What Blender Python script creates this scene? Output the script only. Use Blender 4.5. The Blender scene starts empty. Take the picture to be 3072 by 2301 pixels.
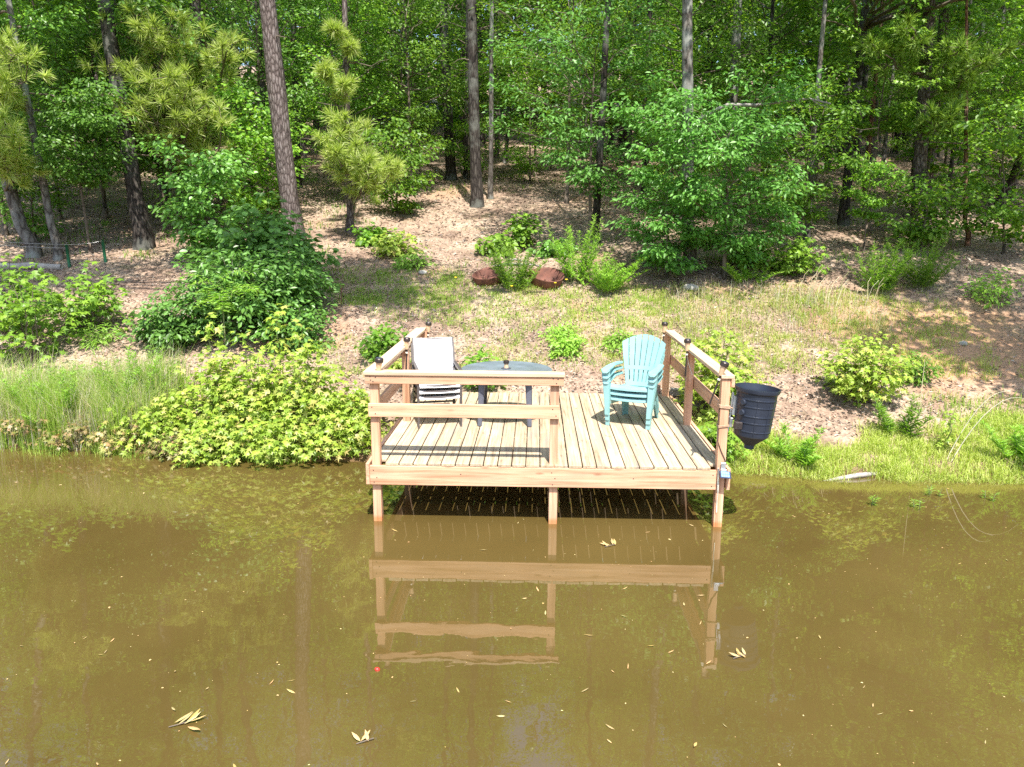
import bpy, bmesh, math, random
import numpy as np
from mathutils import Vector, Matrix, Euler

sc = bpy.context.scene
R_ = math.radians

# ------------------------------------------------------------------ camera, sky, sun, exposure
cam_d = bpy.data.cameras.new("camera")
cam = bpy.data.objects.new("camera", cam_d)
sc.collection.objects.link(cam)
cam_d.sensor_fit = 'HORIZONTAL'
cam_d.sensor_width = 36.0
cam_d.lens = 36.0 * 2313.63 / 3072.0
cam_d.clip_end = 2000
def cam_axes(p, y, r):
    f = Vector((math.sin(y) * math.cos(p), math.cos(y) * math.cos(p), -math.sin(p)))
    rt = Vector((math.cos(y), -math.sin(y), 0.0))
    up = rt.cross(f)
    rt2 = math.cos(r) * rt + math.sin(r) * up
    up2 = -math.sin(r) * rt + math.cos(r) * up
    return rt2, up2, f
_rt, _up, _f = cam_axes(0.1991, -0.0305, 0.0056)
_m = Matrix((_rt, _up, -_f)).transposed().to_4x4()
_m.translation = Vector((1.766, -7.703, 3.081))
cam.matrix_world = _m
sc.camera = cam

SUN_DIR = Vector((0.12, -0.55, 1.0)).normalized()          # towards the sun
world = bpy.data.worlds.new("World")
sc.world = world
world.use_nodes = True
wn = world.node_tree
wn.nodes.clear()
wo = wn.nodes.new('ShaderNodeOutputWorld')
wb = wn.nodes.new('ShaderNodeBackground')
ws = wn.nodes.new('ShaderNodeTexSky')
ws.sky_type = 'NISHITA'
ws.sun_disc = False
ws.sun_elevation = math.asin(SUN_DIR.z)
ws.sun_rotation = math.atan2(SUN_DIR.x, SUN_DIR.y)
ws.air_density = 1.0
ws.dust_density = 1.5
wb.inputs['Strength'].default_value = 0.15
wn.links.new(ws.outputs[0], wb.inputs[0])
wn.links.new(wb.outputs[0], wo.inputs[0])

sun_d = bpy.data.lights.new("sun", 'SUN')
sun_d.energy = 5.0
sun_d.angle = R_(0.53)
sun_d.color = (1.0, 0.95, 0.87)
sun = bpy.data.objects.new("sun", sun_d)
sun.rotation_euler = SUN_DIR.to_track_quat('Z', 'Y').to_euler()
sun.location = (5, -20, 40)
sc.collection.objects.link(sun)

vs = sc.view_settings
vs.view_transform = 'Standard'
vs.look = 'None'
vs.gamma = 1.0
vs.use_curve_mapping = False
vs.exposure = 1.05
sc.render.engine = 'CYCLES'
cy = sc.cycles
cy.max_bounces = 8
cy.diffuse_bounces = 4
cy.glossy_bounces = 3
cy.transmission_bounces = 5
cy.transparent_max_bounces = 4
cy.caustics_reflective = False
cy.caustics_refractive = False
cy.use_denoising = False

# ------------------------------------------------------------------ object helpers
COL = sc.collection.objects
def tag(o, label=None, cat=None, group=None, kind=None):
    if label: o['label'] = label
    if cat: o['category'] = cat
    if group: o['group'] = group
    if kind: o['kind'] = kind
    return o
def thing(name, label, cat, loc=(0, 0, 0), rotz=0.0, group=None):
    o = bpy.data.objects.new(name, None)
    o.empty_display_size = 0.1
    o.location = loc
    o.rotation_euler = (0, 0, rotz)
    COL.link(o)
    return tag(o, label, cat, group)
def ob(name, me, mat=None, parent=None, loc=(0, 0, 0), rot=(0, 0, 0), scale=None):
    if mat is not None and not me.materials:
        for mm in (mat if isinstance(mat, (list, tuple)) else [mat]):
            me.materials.append(mm)
    o = bpy.data.objects.new(name, me)
    o.location = loc
    o.rotation_euler = rot
    if scale is not None: o.scale = scale
    if parent is not None: o.parent = parent
    COL.link(o)
    return o
def copy_tree(root, loc, rotz=0.0, scale=None, label=None, group=None):
    c = root.copy(); COL.link(c)
    c.location = loc
    c.rotation_euler = (root.rotation_euler[0], root.rotation_euler[1], rotz)
    if scale is not None: c.scale = (scale, scale, scale) if not isinstance(scale, tuple) else scale
    if label: c['label'] = label
    if group: c['group'] = group
    for ch in list(root.children):
        k = ch.copy(); COL.link(k); k.parent = c
        for g in list(ch.children):
            k2 = g.copy(); COL.link(k2); k2.parent = k
    return c

class MB:
    """collects vertices and polygons, builds one mesh"""
    def __init__(s):
        s.v = []; s.f = []; s.n = 0
    def add(s, V, F):
        V = np.asarray(V, float).reshape(-1, 3)
        s.v.append(V)
        if isinstance(F, np.ndarray) and F.ndim == 2:
            s.f.append(F + s.n)
        else:
            s.f.extend([np.asarray(q, int)[None, :] + s.n for q in F])
        s.n += len(V)
        return s
    def mesh(s, name, smooth=False):
        me = bpy.data.meshes.new(name)
        V = np.concatenate(s.v) if s.v else np.zeros((0, 3))
        loops = np.concatenate([a.ravel() for a in s.f])
        tot = np.concatenate([np.full(len(a), a.shape[1]) for a in s.f])
        start = np.concatenate([[0], np.cumsum(tot)[:-1]])
        me.vertices.add(len(V)); me.vertices.foreach_set('co', V.astype(np.float32).ravel())
        me.loops.add(len(loops)); me.loops.foreach_set('vertex_index', loops.astype(np.int32))
        me.polygons.add(len(tot)); me.polygons.foreach_set('loop_start', start.astype(np.int32))
        me.polygons.foreach_set('use_smooth', np.full(len(tot), bool(smooth)))
        me.update(calc_edges=True)
        return me
    def tube(s, pts, rad, n=8, cap=True, phase=0.0, noise=None):
        pts = np.asarray(pts, float); m = len(pts)
        rad = np.broadcast_to(np.asarray(rad, float), (m,))
        T = np.gradient(pts, axis=0); T /= np.linalg.norm(T, axis=1, keepdims=True) + 1e-9
        ref = np.array([0, 0, 1.0]) if abs(T[0, 2]) < .8 else np.array([1.0, 0, 0])
        A = np.cross(T, ref); A /= np.linalg.norm(A, axis=1, keepdims=True) + 1e-9
        B = np.cross(T, A)
        th = np.arange(n) / n * 2 * np.pi + phase
        rr = rad[:, None] * np.ones((m, n))
        if noise is not None: rr = rr * noise
        V = pts[:, None, :] + rr[..., None] * (np.cos(th)[None, :, None] * A[:, None, :] + np.sin(th)[None, :, None] * B[:, None, :])
        i = np.arange(m - 1)[:, None] * n; j = np.arange(n)[None, :]; j2 = (j + 1) % n
        F = np.stack([i + j, i + j2, i + n + j2, i + n + j], -1).reshape(-1, 4)
        b = s.n
        s.add(V, F)
        if cap:
            s.f.append((np.arange(n)[None, :] + b)); s.f.append((np.arange(n)[::-1][None, :] + b + (m - 1) * n))
        return s
    def lathe(s, prof, n=32, close=False, axis_loc=(0, 0, 0)):
        prof = np.asarray(prof, float); m = len(prof)
        th = np.arange(n) / n * 2 * np.pi
        V = np.stack([prof[:, 0][:, None] * np.cos(th), prof[:, 0][:, None] * np.sin(th), prof[:, 1][:, None] * np.ones(n)], -1) + np.array(axis_loc)
        i = np.arange(m - 1)[:, None] * n; j = np.arange(n)[None, :]; j2 = (j + 1) % n
        F = np.stack([i + j, i + j2, i + n + j2, i + n + j], -1).reshape(-1, 4)
        return s.add(V, F)
    def box(s, c, size, M=None):
        x, y, z = [q / 2 for q in size]
        V = np.array([[a, b, d] for a in (-x, x) for b in (-y, y) for d in (-z, z)])
        if M is not None: V = V @ np.array(M.to_3x3()).T
        V = V + np.array(c)
        return s.add(V, np.array([[0, 1, 3, 2], [4, 6, 7, 5], [0, 4, 5, 1], [2, 3, 7, 6], [0, 2, 6, 4], [1, 5, 7, 3]]))
    def plate(s, outline, t, M=None):
        """flat outline (x,y list) given thickness t about z=0"""
        o = np.asarray(outline, float); n = len(o)
        V = np.concatenate([np.c_[o, np.full(n, t / 2)], np.c_[o, np.full(n, -t / 2)]])
        if M is not None:
            V = V @ np.array(M.to_3x3()).T + np.array(M.translation)
        b = s.n
        j = np.arange(n); j2 = (j + 1) % n
        s.add(V, np.stack([j, j + n, j2 + n, j2], -1))
        s.f.append(np.arange(n)[None, :] + b); s.f.append(np.arange(n)[::-1][None, :] + n + b)
        return s

def beveled(me, w=0.003, seg=1):
    bm = bmesh.new(); bm.from_mesh(me)
    bmesh.ops.remove_doubles(bm, verts=bm.verts, dist=1e-5)
    bmesh.ops.recalc_face_normals(bm, faces=bm.faces)
    es = [e for e in bm.edges if len(e.link_faces) == 2 and e.calc_face_angle(0) > 0.6]
    bmesh.ops.bevel(bm, geom=es, offset=w, segments=seg, affect='EDGES', clamp_overlap=True)
    bm.to_mesh(me); bm.free(); me.update()
    return me
def fixed(me, smooth_angle=None):
    bm = bmesh.new(); bm.from_mesh(me)
    bmesh.ops.remove_doubles(bm, verts=bm.verts, dist=1e-5)
    bmesh.ops.recalc_face_normals(bm, faces=bm.faces)
    if smooth_angle:
        for f in bm.faces: f.smooth = True
        for e in bm.edges:
            if len(e.link_faces) == 2 and e.calc_face_angle(0) > smooth_angle: e.smooth = False
    bm.to_mesh(me); bm.free(); me.update()
    return me
_board_cache = {}
def board_mesh(L, w, t):
    k = (round(L, 4), round(w, 4), round(t, 4))
    if k not in _board_cache:
        _board_cache[k] = beveled(MB().box((0, 0, 0), (L, w, t)).mesh("board"), 0.004)
    return _board_cache[k]
def board(name, a, b, w, t, mat, parent, wdir=(0, 1, 0), jitter=0.0):
    """board whose long axis runs a->b; w measured along wdir, t across"""
    a = Vector(a); b = Vector(b); X = (b - a).normalized()
    W = Vector(wdir); W = (W - X * W.dot(X)).normalized(); T = X.cross(W)
    me = board_mesh((b - a).length, w, t)
    if not me.materials: me.materials.append(mat)
    elif me.materials[0] != mat:
        me = me.copy(); me.materials[0] = mat
    o = bpy.data.objects.new(name, me)
    M = Matrix((X, W, T)).transposed().to_4x4(); M.translation = (a + b) / 2
    o.matrix_local = M
    o.parent = parent
    COL.link(o)
    return o

# ------------------------------------------------------------------ materials
def new_mat(name):
    m = bpy.data.materials.new(name); m.use_nodes = True
    nt = m.node_tree; nt.nodes.clear()
    out = nt.nodes.new('ShaderNodeOutputMaterial')
    return m, nt, out
def N(nt, t, **kw):
    n = nt.nodes.new(t)
    for k, v in kw.items():
        if k in n.inputs.keys(): n.inputs[k].default_value = v
        else: setattr(n, k, v)
    return n
def ramp(nt, stops, interp='LINEAR'):
    r = nt.nodes.new('ShaderNodeValToRGB'); cr = r.color_ramp; cr.interpolation = interp
    while len(cr.elements) < len(stops): cr.elements.new(0.5)
    for e, (p, c) in zip(cr.elements, stops):
        e.position = p; e.color = (c[0], c[1], c[2], 1)
    return r
def pbsdf(nt, out, **kw):
    p = nt.nodes.new('ShaderNodeBsdfPrincipled')
    for k, v in kw.items():
        kk = {'base': 'Base Color', 'rough': 'Roughness', 'metal': 'Metallic', 'spec': 'Specular IOR Level', 'ior': 'IOR', 'coat': 'Coat Weight'}[k]
        p.inputs[kk].default_value = (v[0], v[1], v[2], 1) if k == 'base' else v
    nt.links.new(p.outputs[0], out.inputs[0])
    return p
def simple(name, base, rough=.5, metal=0.0, spec=.5, var=.12, scale=30.0, bump=0.0, coat=0.0):
    m, nt, out = new_mat(name); p = pbsdf(nt, out, base=base, rough=rough, metal=metal, spec=spec, coat=coat)
    tc = N(nt, 'ShaderNodeTexCoord'); no = N(nt, 'ShaderNodeTexNoise', Scale=scale, Detail=5.0)
    nt.links.new(tc.outputs['Object'], no.inputs['Vector'])
    r = ramp(nt, [(.3, [c * (1 - var) for c in base]), (.7, [min(1, c * (1 + var)) for c in base])])
    nt.links.new(no.outputs['Fac'], r.inputs[0]); nt.links.new(r.outputs[0], p.inputs['Base Color'])
    mr = N(nt, 'ShaderNodeMapRange'); mr.inputs['To Min'].default_value = max(0, rough - .1); mr.inputs['To Max'].default_value = min(1, rough + .12)
    nt.links.new(no.outputs['Fac'], mr.inputs['Value']); nt.links.new(mr.outputs[0], p.inputs['Roughness'])
    if bump:
        b = N(nt, 'ShaderNodeBump', Strength=bump, Distance=.01)
        nt.links.new(no.outputs['Fac'], b.inputs['Height']); nt.links.new(b.outputs[0], p.inputs['Normal'])
    return m
def leaf_mat(name, cols, trans=.35, tcol=(1.25, 1.25, .7), rough=.42, spec=.4, vary=.25):
    m, nt, out = new_mat(name)
    g = N(nt, 'ShaderNodeNewGeometry'); oi = N(nt, 'ShaderNodeObjectInfo')
    ad = N(nt, 'ShaderNodeMath', operation='ADD'); fr = N(nt, 'ShaderNodeMath', operation='FRACT')
    nt.links.new(g.outputs['Random Per Island'], ad.inputs[0]); nt.links.new(oi.outputs['Random'], ad.inputs[1]); nt.links.new(ad.outputs[0], fr.inputs[0])
    n = len(cols)
    r = ramp(nt, [(i / (n - 1), c) for i, c in enumerate(cols)])
    nt.links.new(fr.outputs[0], r.inputs[0])
    hs = N(nt, 'ShaderNodeHueSaturation')
    mr = N(nt, 'ShaderNodeMapRange'); mr.inputs['To Min'].default_value = 1 - vary; mr.inputs['To Max'].default_value = 1 + vary
    nt.links.new(oi.outputs['Random'], mr.inputs['Value']); nt.links.new(mr.outputs[0], hs.inputs['Value'])
    mh = N(nt, 'ShaderNodeMapRange'); mh.inputs['To Min'].default_value = .485; mh.inputs['To Max'].default_value = .515
    nt.links.new(fr.outputs[0], mh.inputs['Value']); nt.links.new(mh.outputs[0], hs.inputs['Hue'])
    nt.links.new(r.outputs[0], hs.inputs['Color'])
    p = N(nt, 'ShaderNodeBsdfPrincipled', Roughness=rough)
    p.inputs['Specular IOR Level'].default_value = spec
    nt.links.new(hs.outputs[0], p.inputs['Base Color'])
    t = N(nt, 'ShaderNodeBsdfTranslucent')
    mu = N(nt, 'ShaderNodeMix', data_type='RGBA', blend_type='MULTIPLY')
    mu.inputs[0].default_value = 1.0; mu.inputs[7].default_value = (tcol[0], tcol[1], tcol[2], 1)
    nt.links.new(hs.outputs[0], mu.inputs[6]); nt.links.new(mu.outputs[2], t.inputs[0])
    mx = N(nt, 'ShaderNodeMixShader'); mx.inputs[0].default_value = trans
    nt.links.new(p.outputs[0], mx.inputs[1]); nt.links.new(t.outputs[0], mx.inputs[2]); nt.links.new(mx.outputs[0], out.inputs[0])
    return m
def bark_mat(name, dark, mid, light, sc_=(15, 15, 4.2), lichen=None, bump=.9):
    m, nt, out = new_mat(name); p = pbsdf(nt, out, base=mid, rough=.9, spec=.2)
    tc = N(nt, 'ShaderNodeTexCoord'); mp = N(nt, 'ShaderNodeMapping'); mp.inputs['Scale'].default_value = sc_
    nt.links.new(tc.outputs['Object'], mp.inputs['Vector'])
    nz = N(nt, 'ShaderNodeTexNoise', Scale=3.0, Detail=4.0)
    nt.links.new(mp.outputs[0], nz.inputs['Vector'])
    mxv = N(nt, 'ShaderNodeMix', data_type='VECTOR'); mxv.inputs[0].default_value = .22
    nt.links.new(mp.outputs[0], mxv.inputs[4]); nt.links.new(nz.outputs['Color'], mxv.inputs[5])
    vo = N(nt, 'ShaderNodeTexVoronoi', feature='DISTANCE_TO_EDGE', Scale=1.6)
    nt.links.new(mxv.outputs[1], vo.inputs['Vector'])
    r = ramp(nt, [(0.0, dark), (.10, mid), (.42, light)])
    nt.links.new(vo.outputs['Distance'], r.inputs[0])
    n2 = N(nt, 'ShaderNodeTexNoise', Scale=7.0, Detail=8.0, Roughness=.7)
    nt.links.new(mp.outputs[0], n2.inputs['Vector'])
    ov = N(nt, 'ShaderNodeMix', data_type='RGBA', blend_type='OVERLAY'); ov.inputs[0].default_value = .8
    nt.links.new(r.outputs[0], ov.inputs[6]); nt.links.new(n2.outputs['Fac'], ov.inputs[7])
    last = ov.outputs[2]
    if lichen:
        n3 = N(nt, 'ShaderNodeTexNoise', Scale=1.1, Detail=5.0, Roughness=.65)
        nt.links.new(tc.outputs['Object'], n3.inputs['Vector'])
        r3 = ramp(nt, [(.5, (0, 0, 0)), (.6, (1, 1, 1))]); nt.links.new(n3.outputs['Fac'], r3.inputs[0])
        lm = N(nt, 'ShaderNodeMix', data_type='RGBA'); nt.links.new(r3.outputs[0], lm.inputs[0])
        nt.links.new(last, lm.inputs[6]); lm.inputs[7].default_value = (*lichen, 1); last = lm.outputs[2]
    nt.links.new(last, p.inputs['Base Color'])
    b = N(nt, 'ShaderNodeBump', Strength=bump, Distance=.03)
    ad = N(nt, 'ShaderNodeMath', operation='ADD'); nt.links.new(vo.outputs['Distance'], ad.inputs[0])
    ml = N(nt, 'ShaderNodeMath', operation='MULTIPLY'); ml.inputs[1].default_value = .35
    nt.links.new(n2.outputs['Fac'], ml.inputs[0]); nt.links.new(ml.outputs[0], ad.inputs[1])
    nt.links.new(ad.outputs[0], b.inputs['Height']); nt.links.new(b.outputs[0], p.inputs['Normal'])
    return m
def wood_mat(name, c0, c1, c2, rough=.75, knots=True, grey=0.0):
    """grain runs along local X"""
    m, nt, out = new_mat(name); p = pbsdf(nt, out, base=c1, rough=rough, spec=.25)
    tc = N(nt, 'ShaderNodeTexCoord'); oi = N(nt, 'ShaderNodeObjectInfo')
    off = N(nt, 'ShaderNodeVectorMath', operation='ADD'); sclr = N(nt, 'ShaderNodeVectorMath', operation='SCALE'); sclr.inputs['Scale'].default_value = 37.0
    cmb = N(nt, 'ShaderNodeCombineXYZ')
    for i in range(3): nt.links.new(oi.outputs['Random'], cmb.inputs[i])
    nt.links.new(cmb.outputs[0], sclr.inputs[0])
    nt.links.new(tc.outputs['Object'], off.inputs[0]); nt.links.new(sclr.outputs[0], off.inputs[1])
    mp = N(nt, 'ShaderNodeMapping'); mp.inputs['Scale'].default_value = (1.2, 30, 30)
    nt.links.new(off.outputs[0], mp.inputs['Vector'])
    n1 = N(nt, 'ShaderNodeTexNoise', Scale=1.0, Detail=6.0, Roughness=.65, Distortion=.6)
    nt.links.new(mp.outputs[0], n1.inputs['Vector'])
    r = ramp(nt, [(.28, c0), (.5, c1), (.72, c2)]); nt.links.new(n1.outputs['Fac'], r.inputs[0])
    # board to board and blotches
    n2 = N(nt, 'ShaderNodeTexNoise', Scale=2.3, Detail=4.0)
    nt.links.new(off.outputs[0], n2.inputs['Vector'])
    hs = N(nt, 'ShaderNodeHueSaturation')
    m1 = N(nt, 'ShaderNodeMapRange'); m1.inputs['To Min'].default_value = .86; m1.inputs['To Max'].default_value = 1.12
    nt.links.new(oi.outputs['Random'], m1.inputs['Value'])
    m2 = N(nt, 'ShaderNodeMapRange'); m2.inputs['From Min'].default_value = .3; m2.inputs['From Max'].default_value = .7; m2.inputs['To Min'].default_value = .88; m2.inputs['To Max'].default_value = 1.1
    nt.links.new(n2.outputs['Fac'], m2.inputs['Value'])
    mm = N(nt, 'ShaderNodeMath', operation='MULTIPLY'); nt.links.new(m1.outputs[0], mm.inputs[0]); nt.links.new(m2.outputs[0], mm.inputs[1])
    nt.links.new(mm.outputs[0], hs.inputs['Value']); nt.links.new(r.outputs[0], hs.inputs['Color'])
    last = hs.outputs[0]
    if knots:
        mk = N(nt, 'ShaderNodeMapping'); mk.inputs['Scale'].default_value = (1.6, 5.5, 5.5); nt.links.new(off.outputs[0], mk.inputs['Vector'])
        vk = N(nt, 'ShaderNodeTexVoronoi', Scale=1.4); nt.links.new(mk.outputs[0], vk.inputs['Vector'])
        rk = ramp(nt, [(.05, (1, 1, 1)), (.13, (0, 0, 0))]); nt.links.new(vk.outputs['Distance'], rk.inputs[0])
        kx = N(nt, 'ShaderNodeMix', data_type='RGBA'); kf = N(nt, 'ShaderNodeMath', operation='MULTIPLY'); kf.inputs[1].default_value = .55
        nt.links.new(rk.outputs[0], kf.inputs[0]); nt.links.new(kf.outputs[0], kx.inputs[0])
        nt.links.new(last, kx.inputs[6]); kx.inputs[7].default_value = (c0[0] * .55, c0[1] * .45, c0[2] * .4, 1); last = kx.outputs[2]
    if grey:
        ng = N(nt, 'ShaderNodeTexNoise', Scale=1.0, Detail=7.0, Roughness=.7); mg = N(nt, 'ShaderNodeMapping'); mg.inputs['Scale'].default_value = (.9, 7, 7)
        nt.links.new(off.outputs[0], mg.inputs['Vector']); nt.links.new(mg.outputs[0], ng.inputs['Vector'])
        rg = ramp(nt, [(.50, (0, 0, 0)), (.68, (1, 1, 1))]); nt.links.new(ng.outputs['Fac'], rg.inputs[0])
        gf = N(nt, 'ShaderNodeMath', operation='MULTIPLY'); gf.inputs[1].default_value = grey; nt.links.new(rg.outputs[0], gf.inputs[0])
        gx_ = N(nt, 'ShaderNodeMix', data_type='RGBA'); nt.links.new(gf.outputs[0], gx_.inputs[0]); nt.links.new(last, gx_.inputs[6]); gx_.inputs[7].default_value = (.27, .235, .20, 1); last = gx_.outputs[2]
    # tea coloured stain where the pond wets the wood
    gp = N(nt, 'ShaderNodeNewGeometry'); sx = N(nt, 'ShaderNodeSeparateXYZ'); nt.links.new(gp.outputs['Position'], sx.inputs[0])
    wz = N(nt, 'ShaderNodeMapRange'); wz.inputs['From Min'].default_value = .035; wz.inputs['From Max'].default_value = .075; wz.inputs['To Min'].default_value = .8; wz.inputs['To Max'].default_value = 0.0
    nt.links.new(sx.outputs[2], wz.inputs['Value'])
    ws_ = N(nt, 'ShaderNodeMix', data_type='RGBA', blend_type='MULTIPLY'); nt.links.new(wz.outputs[0], ws_.inputs[0]); nt.links.new(last, ws_.inputs[6]); ws_.inputs[7].default_value = (.85, .55, .3, 1); last = ws_.outputs[2]
    nt.links.new(last, p.inputs['Base Color'])
    b = N(nt, 'ShaderNodeBump', Strength=.35, Distance=.004)
    nt.links.new(n1.outputs['Fac'], b.inputs['Height']); nt.links.new(b.outputs[0], p.inputs['Normal'])
    return m

M = {}
M['deck'] = wood_mat("deck_wood", (.22, .155, .095), (.47, .37, .245), (.60, .505, .37), grey=.75)
M['rail'] = wood_mat("stained_wood", (.36, .18, .10), (.62, .355, .22), (.74, .465, .315), grey=.22)
M['joist'] = wood_mat("joist_wood", (.25, .17, .10), (.36, .26, .16), (.42, .32, .22))
M['sweetgum'] = leaf_mat("sweetgum_leaf", [(.13, .25, .025), (.22, .36, .04), (.31, .44, .05), (.38, .50, .08), (.27, .38, .055), (.44, .49, .11), (.48, .37, .14)], trans=.38, vary=.12)
M['sweetgum_green'] = leaf_mat("sweetgum_green_leaf", [(0.1, 0.228, 0.024), (0.15, 0.3, 0.033), (0.225, 0.372, 0.039), (0.3, 0.432, 0.044)], trans=.36, vary=.12)
M['maple_red'] = leaf_mat("red_seedling_leaf", [(.20, .25, .05), (.33, .27, .10), (.40, .24, .13), (.26, .30, .06), (.42, .30, .2)], trans=.3)
M['bush'] = leaf_mat("dark_bush_leaf", [(0.06, 0.162, 0.022), (0.105, 0.243, 0.035), (0.165, 0.338, 0.056), (0.255, 0.446, 0.1)], trans=.33, spec=.5, rough=.38)
M['hickory'] = leaf_mat("hickory_leaf", [(.07, .22, .03), (.12, .32, .045), (.18, .41, .07), (.30, .52, .14)], trans=.4, rough=.4)
M['oak'] = leaf_mat("oak_leaf", [(0.068, 0.175, 0.025), (0.108, 0.25, 0.034), (0.162, 0.325, 0.052), (0.27, 0.425, 0.081)], trans=.5, spec=.45, rough=.4)
M['oak_pale'] = leaf_mat("pale_oak_leaf", [(0.075, 0.21, 0.07), (0.12, 0.28, 0.098), (0.18, 0.364, 0.14), (0.27, 0.434, 0.21)], trans=.3, rough=.36, spec=.5)
M['understory'] = leaf_mat("understory_leaf", [(0.065, 0.192, 0.022), (0.13, 0.3, 0.033), (0.221, 0.408, 0.05), (0.351, 0.516, 0.072)], trans=.5, tcol=(1.4, 1.3, .55))
M['needle'] = leaf_mat("pine_needle", [(0.28, 0.425, 0.078), (0.406, 0.55, 0.104), (0.56, 0.65, 0.169), (0.7, 0.7, 0.338)], trans=.45, tcol=(1.1, 1.15, .7), rough=.45, vary=.15)
M['needle_dark'] = leaf_mat("dark_pine_needle", [(0.14, 0.247, 0.036), (0.21, 0.338, 0.048), (0.308, 0.429, 0.084)], trans=.4, rough=.5)
M['weed'] = leaf_mat("weed_leaf", [(0.156, 0.324, 0.039), (0.24, 0.432, 0.055), (0.36, 0.528, 0.088)], trans=.42)
M['grass'] = leaf_mat("grass_blade", [(0.273, 0.403, 0.06), (0.378, 0.482, 0.1), (0.483, 0.538, 0.15), (0.609, 0.582, 0.28)], trans=.45, spec=.3)
M['grass_green'] = leaf_mat("green_grass_blade", [(0.154, 0.31, 0.042), (0.253, 0.414, 0.063), (0.363, 0.494, 0.089), (0.473, 0.54, 0.137)], trans=.45, spec=.3)
M['straw'] = leaf_mat("straw_blade", [(.58, .50, .36), (.66, .60, .46), (.72, .68, .56), (.42, .44, .18)], trans=.4, spec=.3)
M['litter'] = leaf_mat("leaf_litter", [(.06, .04, .032), (.22, .15, .115), (.38, .28, .215), (.62, .53, .44), (.14, .12, .11), (.33, .19, .13), (.48, .38, .30)], trans=.08, tcol=(1, .9, .7), spec=.3, rough=.6)
M['float_leaf'] = leaf_mat("floating_leaf", [(.45, .35, .10), (.56, .42, .18), (.46, .27, .12), (.60, .50, .24), (.34, .22, .11)], trans=.1, tcol=(1, .9, .6))
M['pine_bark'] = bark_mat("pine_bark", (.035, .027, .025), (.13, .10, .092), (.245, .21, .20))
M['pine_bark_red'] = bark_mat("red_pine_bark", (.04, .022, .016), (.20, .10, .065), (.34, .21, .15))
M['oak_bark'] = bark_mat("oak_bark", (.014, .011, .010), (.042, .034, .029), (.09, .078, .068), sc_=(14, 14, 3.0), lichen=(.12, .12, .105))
M['grey_bark'] = bark_mat("grey_bark", (.05, .042, .037), (.13, .115, .10), (.22, .205, .185), sc_=(7, 7, 2.5), lichen=(.27, .275, .255), bump=.4)
M['twig'] = simple("twig", (.13, .10, .075), .85, var=.3, scale=12)
M['stem'] = simple("green_stem", (.17, .20, .07), .7, var=.3)
M['dead_limb'] = simple("grey_dead_limb", (.27, .25, .22), .85, var=.3, scale=9, bump=.4)
M['aqua'] = simple("aqua_plastic", (.22, .42, .425), .42, var=.07, scale=6, spec=.45)
M['sling'] = simple("white_sling", (.68, .685, .70), .75, var=.05, scale=160, bump=.15)
M['frame'] = simple("brown_grey_frame", (.075, .063, .060), .45, var=.12, scale=14)
M['table'] = simple("blue_grey_plastic", (.155, .19, .22), .30, var=.18, scale=5, spec=.6)
M['table_leg'] = simple("dark_grey_plastic", (.085, .09, .115), .45, var=.1)
M['black'] = simple("black_plastic", (.020, .026, .042), .34, var=.18, scale=7, spec=.5)
M['black_matt'] = simple("matt_black", (.02, .02, .022), .6, var=.2)
M['dark_box'] = simple("brown_black_box", (.045, .035, .033), .5)
M['steel'] = simple("galvanised_steel", (.55, .56, .57), .35, metal=.9, var=.12)
M['copper'] = simple("copper_lens", (.68, .46, .28), .3, metal=.2, var=.12, coat=.3)
M['cap'] = simple("bronze_cap", (.05, .038, .034), .35, metal=.4, var=.15)
M['cell_dark'] = simple("solar_disc", (.05, .055, .10), .15, spec=.7, var=.1)
M['cell'] = simple("solar_cell", (.22, .44, .66), .2, spec=.7, var=.15, scale=60)
M['rope'] = simple("tan_rope", (.50, .33, .22), .9, var=.2)
M['cord'] = simple("pale_cord", (.70, .69, .60), .7, var=.1)
M['rust'] = simple("rusty_iron", (.15, .06, .042), .8, var=.4, scale=9, bump=.5)
M['green_post'] = simple("green_steel", (.012, .12, .05), .5, var=.2, scale=10)
M['wire'] = simple("pale_wire", (.45, .45, .44), .4, metal=.6)
M['grey_wood'] = simple("weathered_log", (.36, .33, .30), .85, var=.3, scale=8, bump=.5)
M['stone'] = simple("grey_stone", (.36, .34, .31), .85, var=.25, scale=6, bump=.5)
M['red'] = simple("red_plastic", (.62, .03, .02), .4)
M['yellow'] = simple("yellow_petal", (.75, .52, .02), .6)

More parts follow.
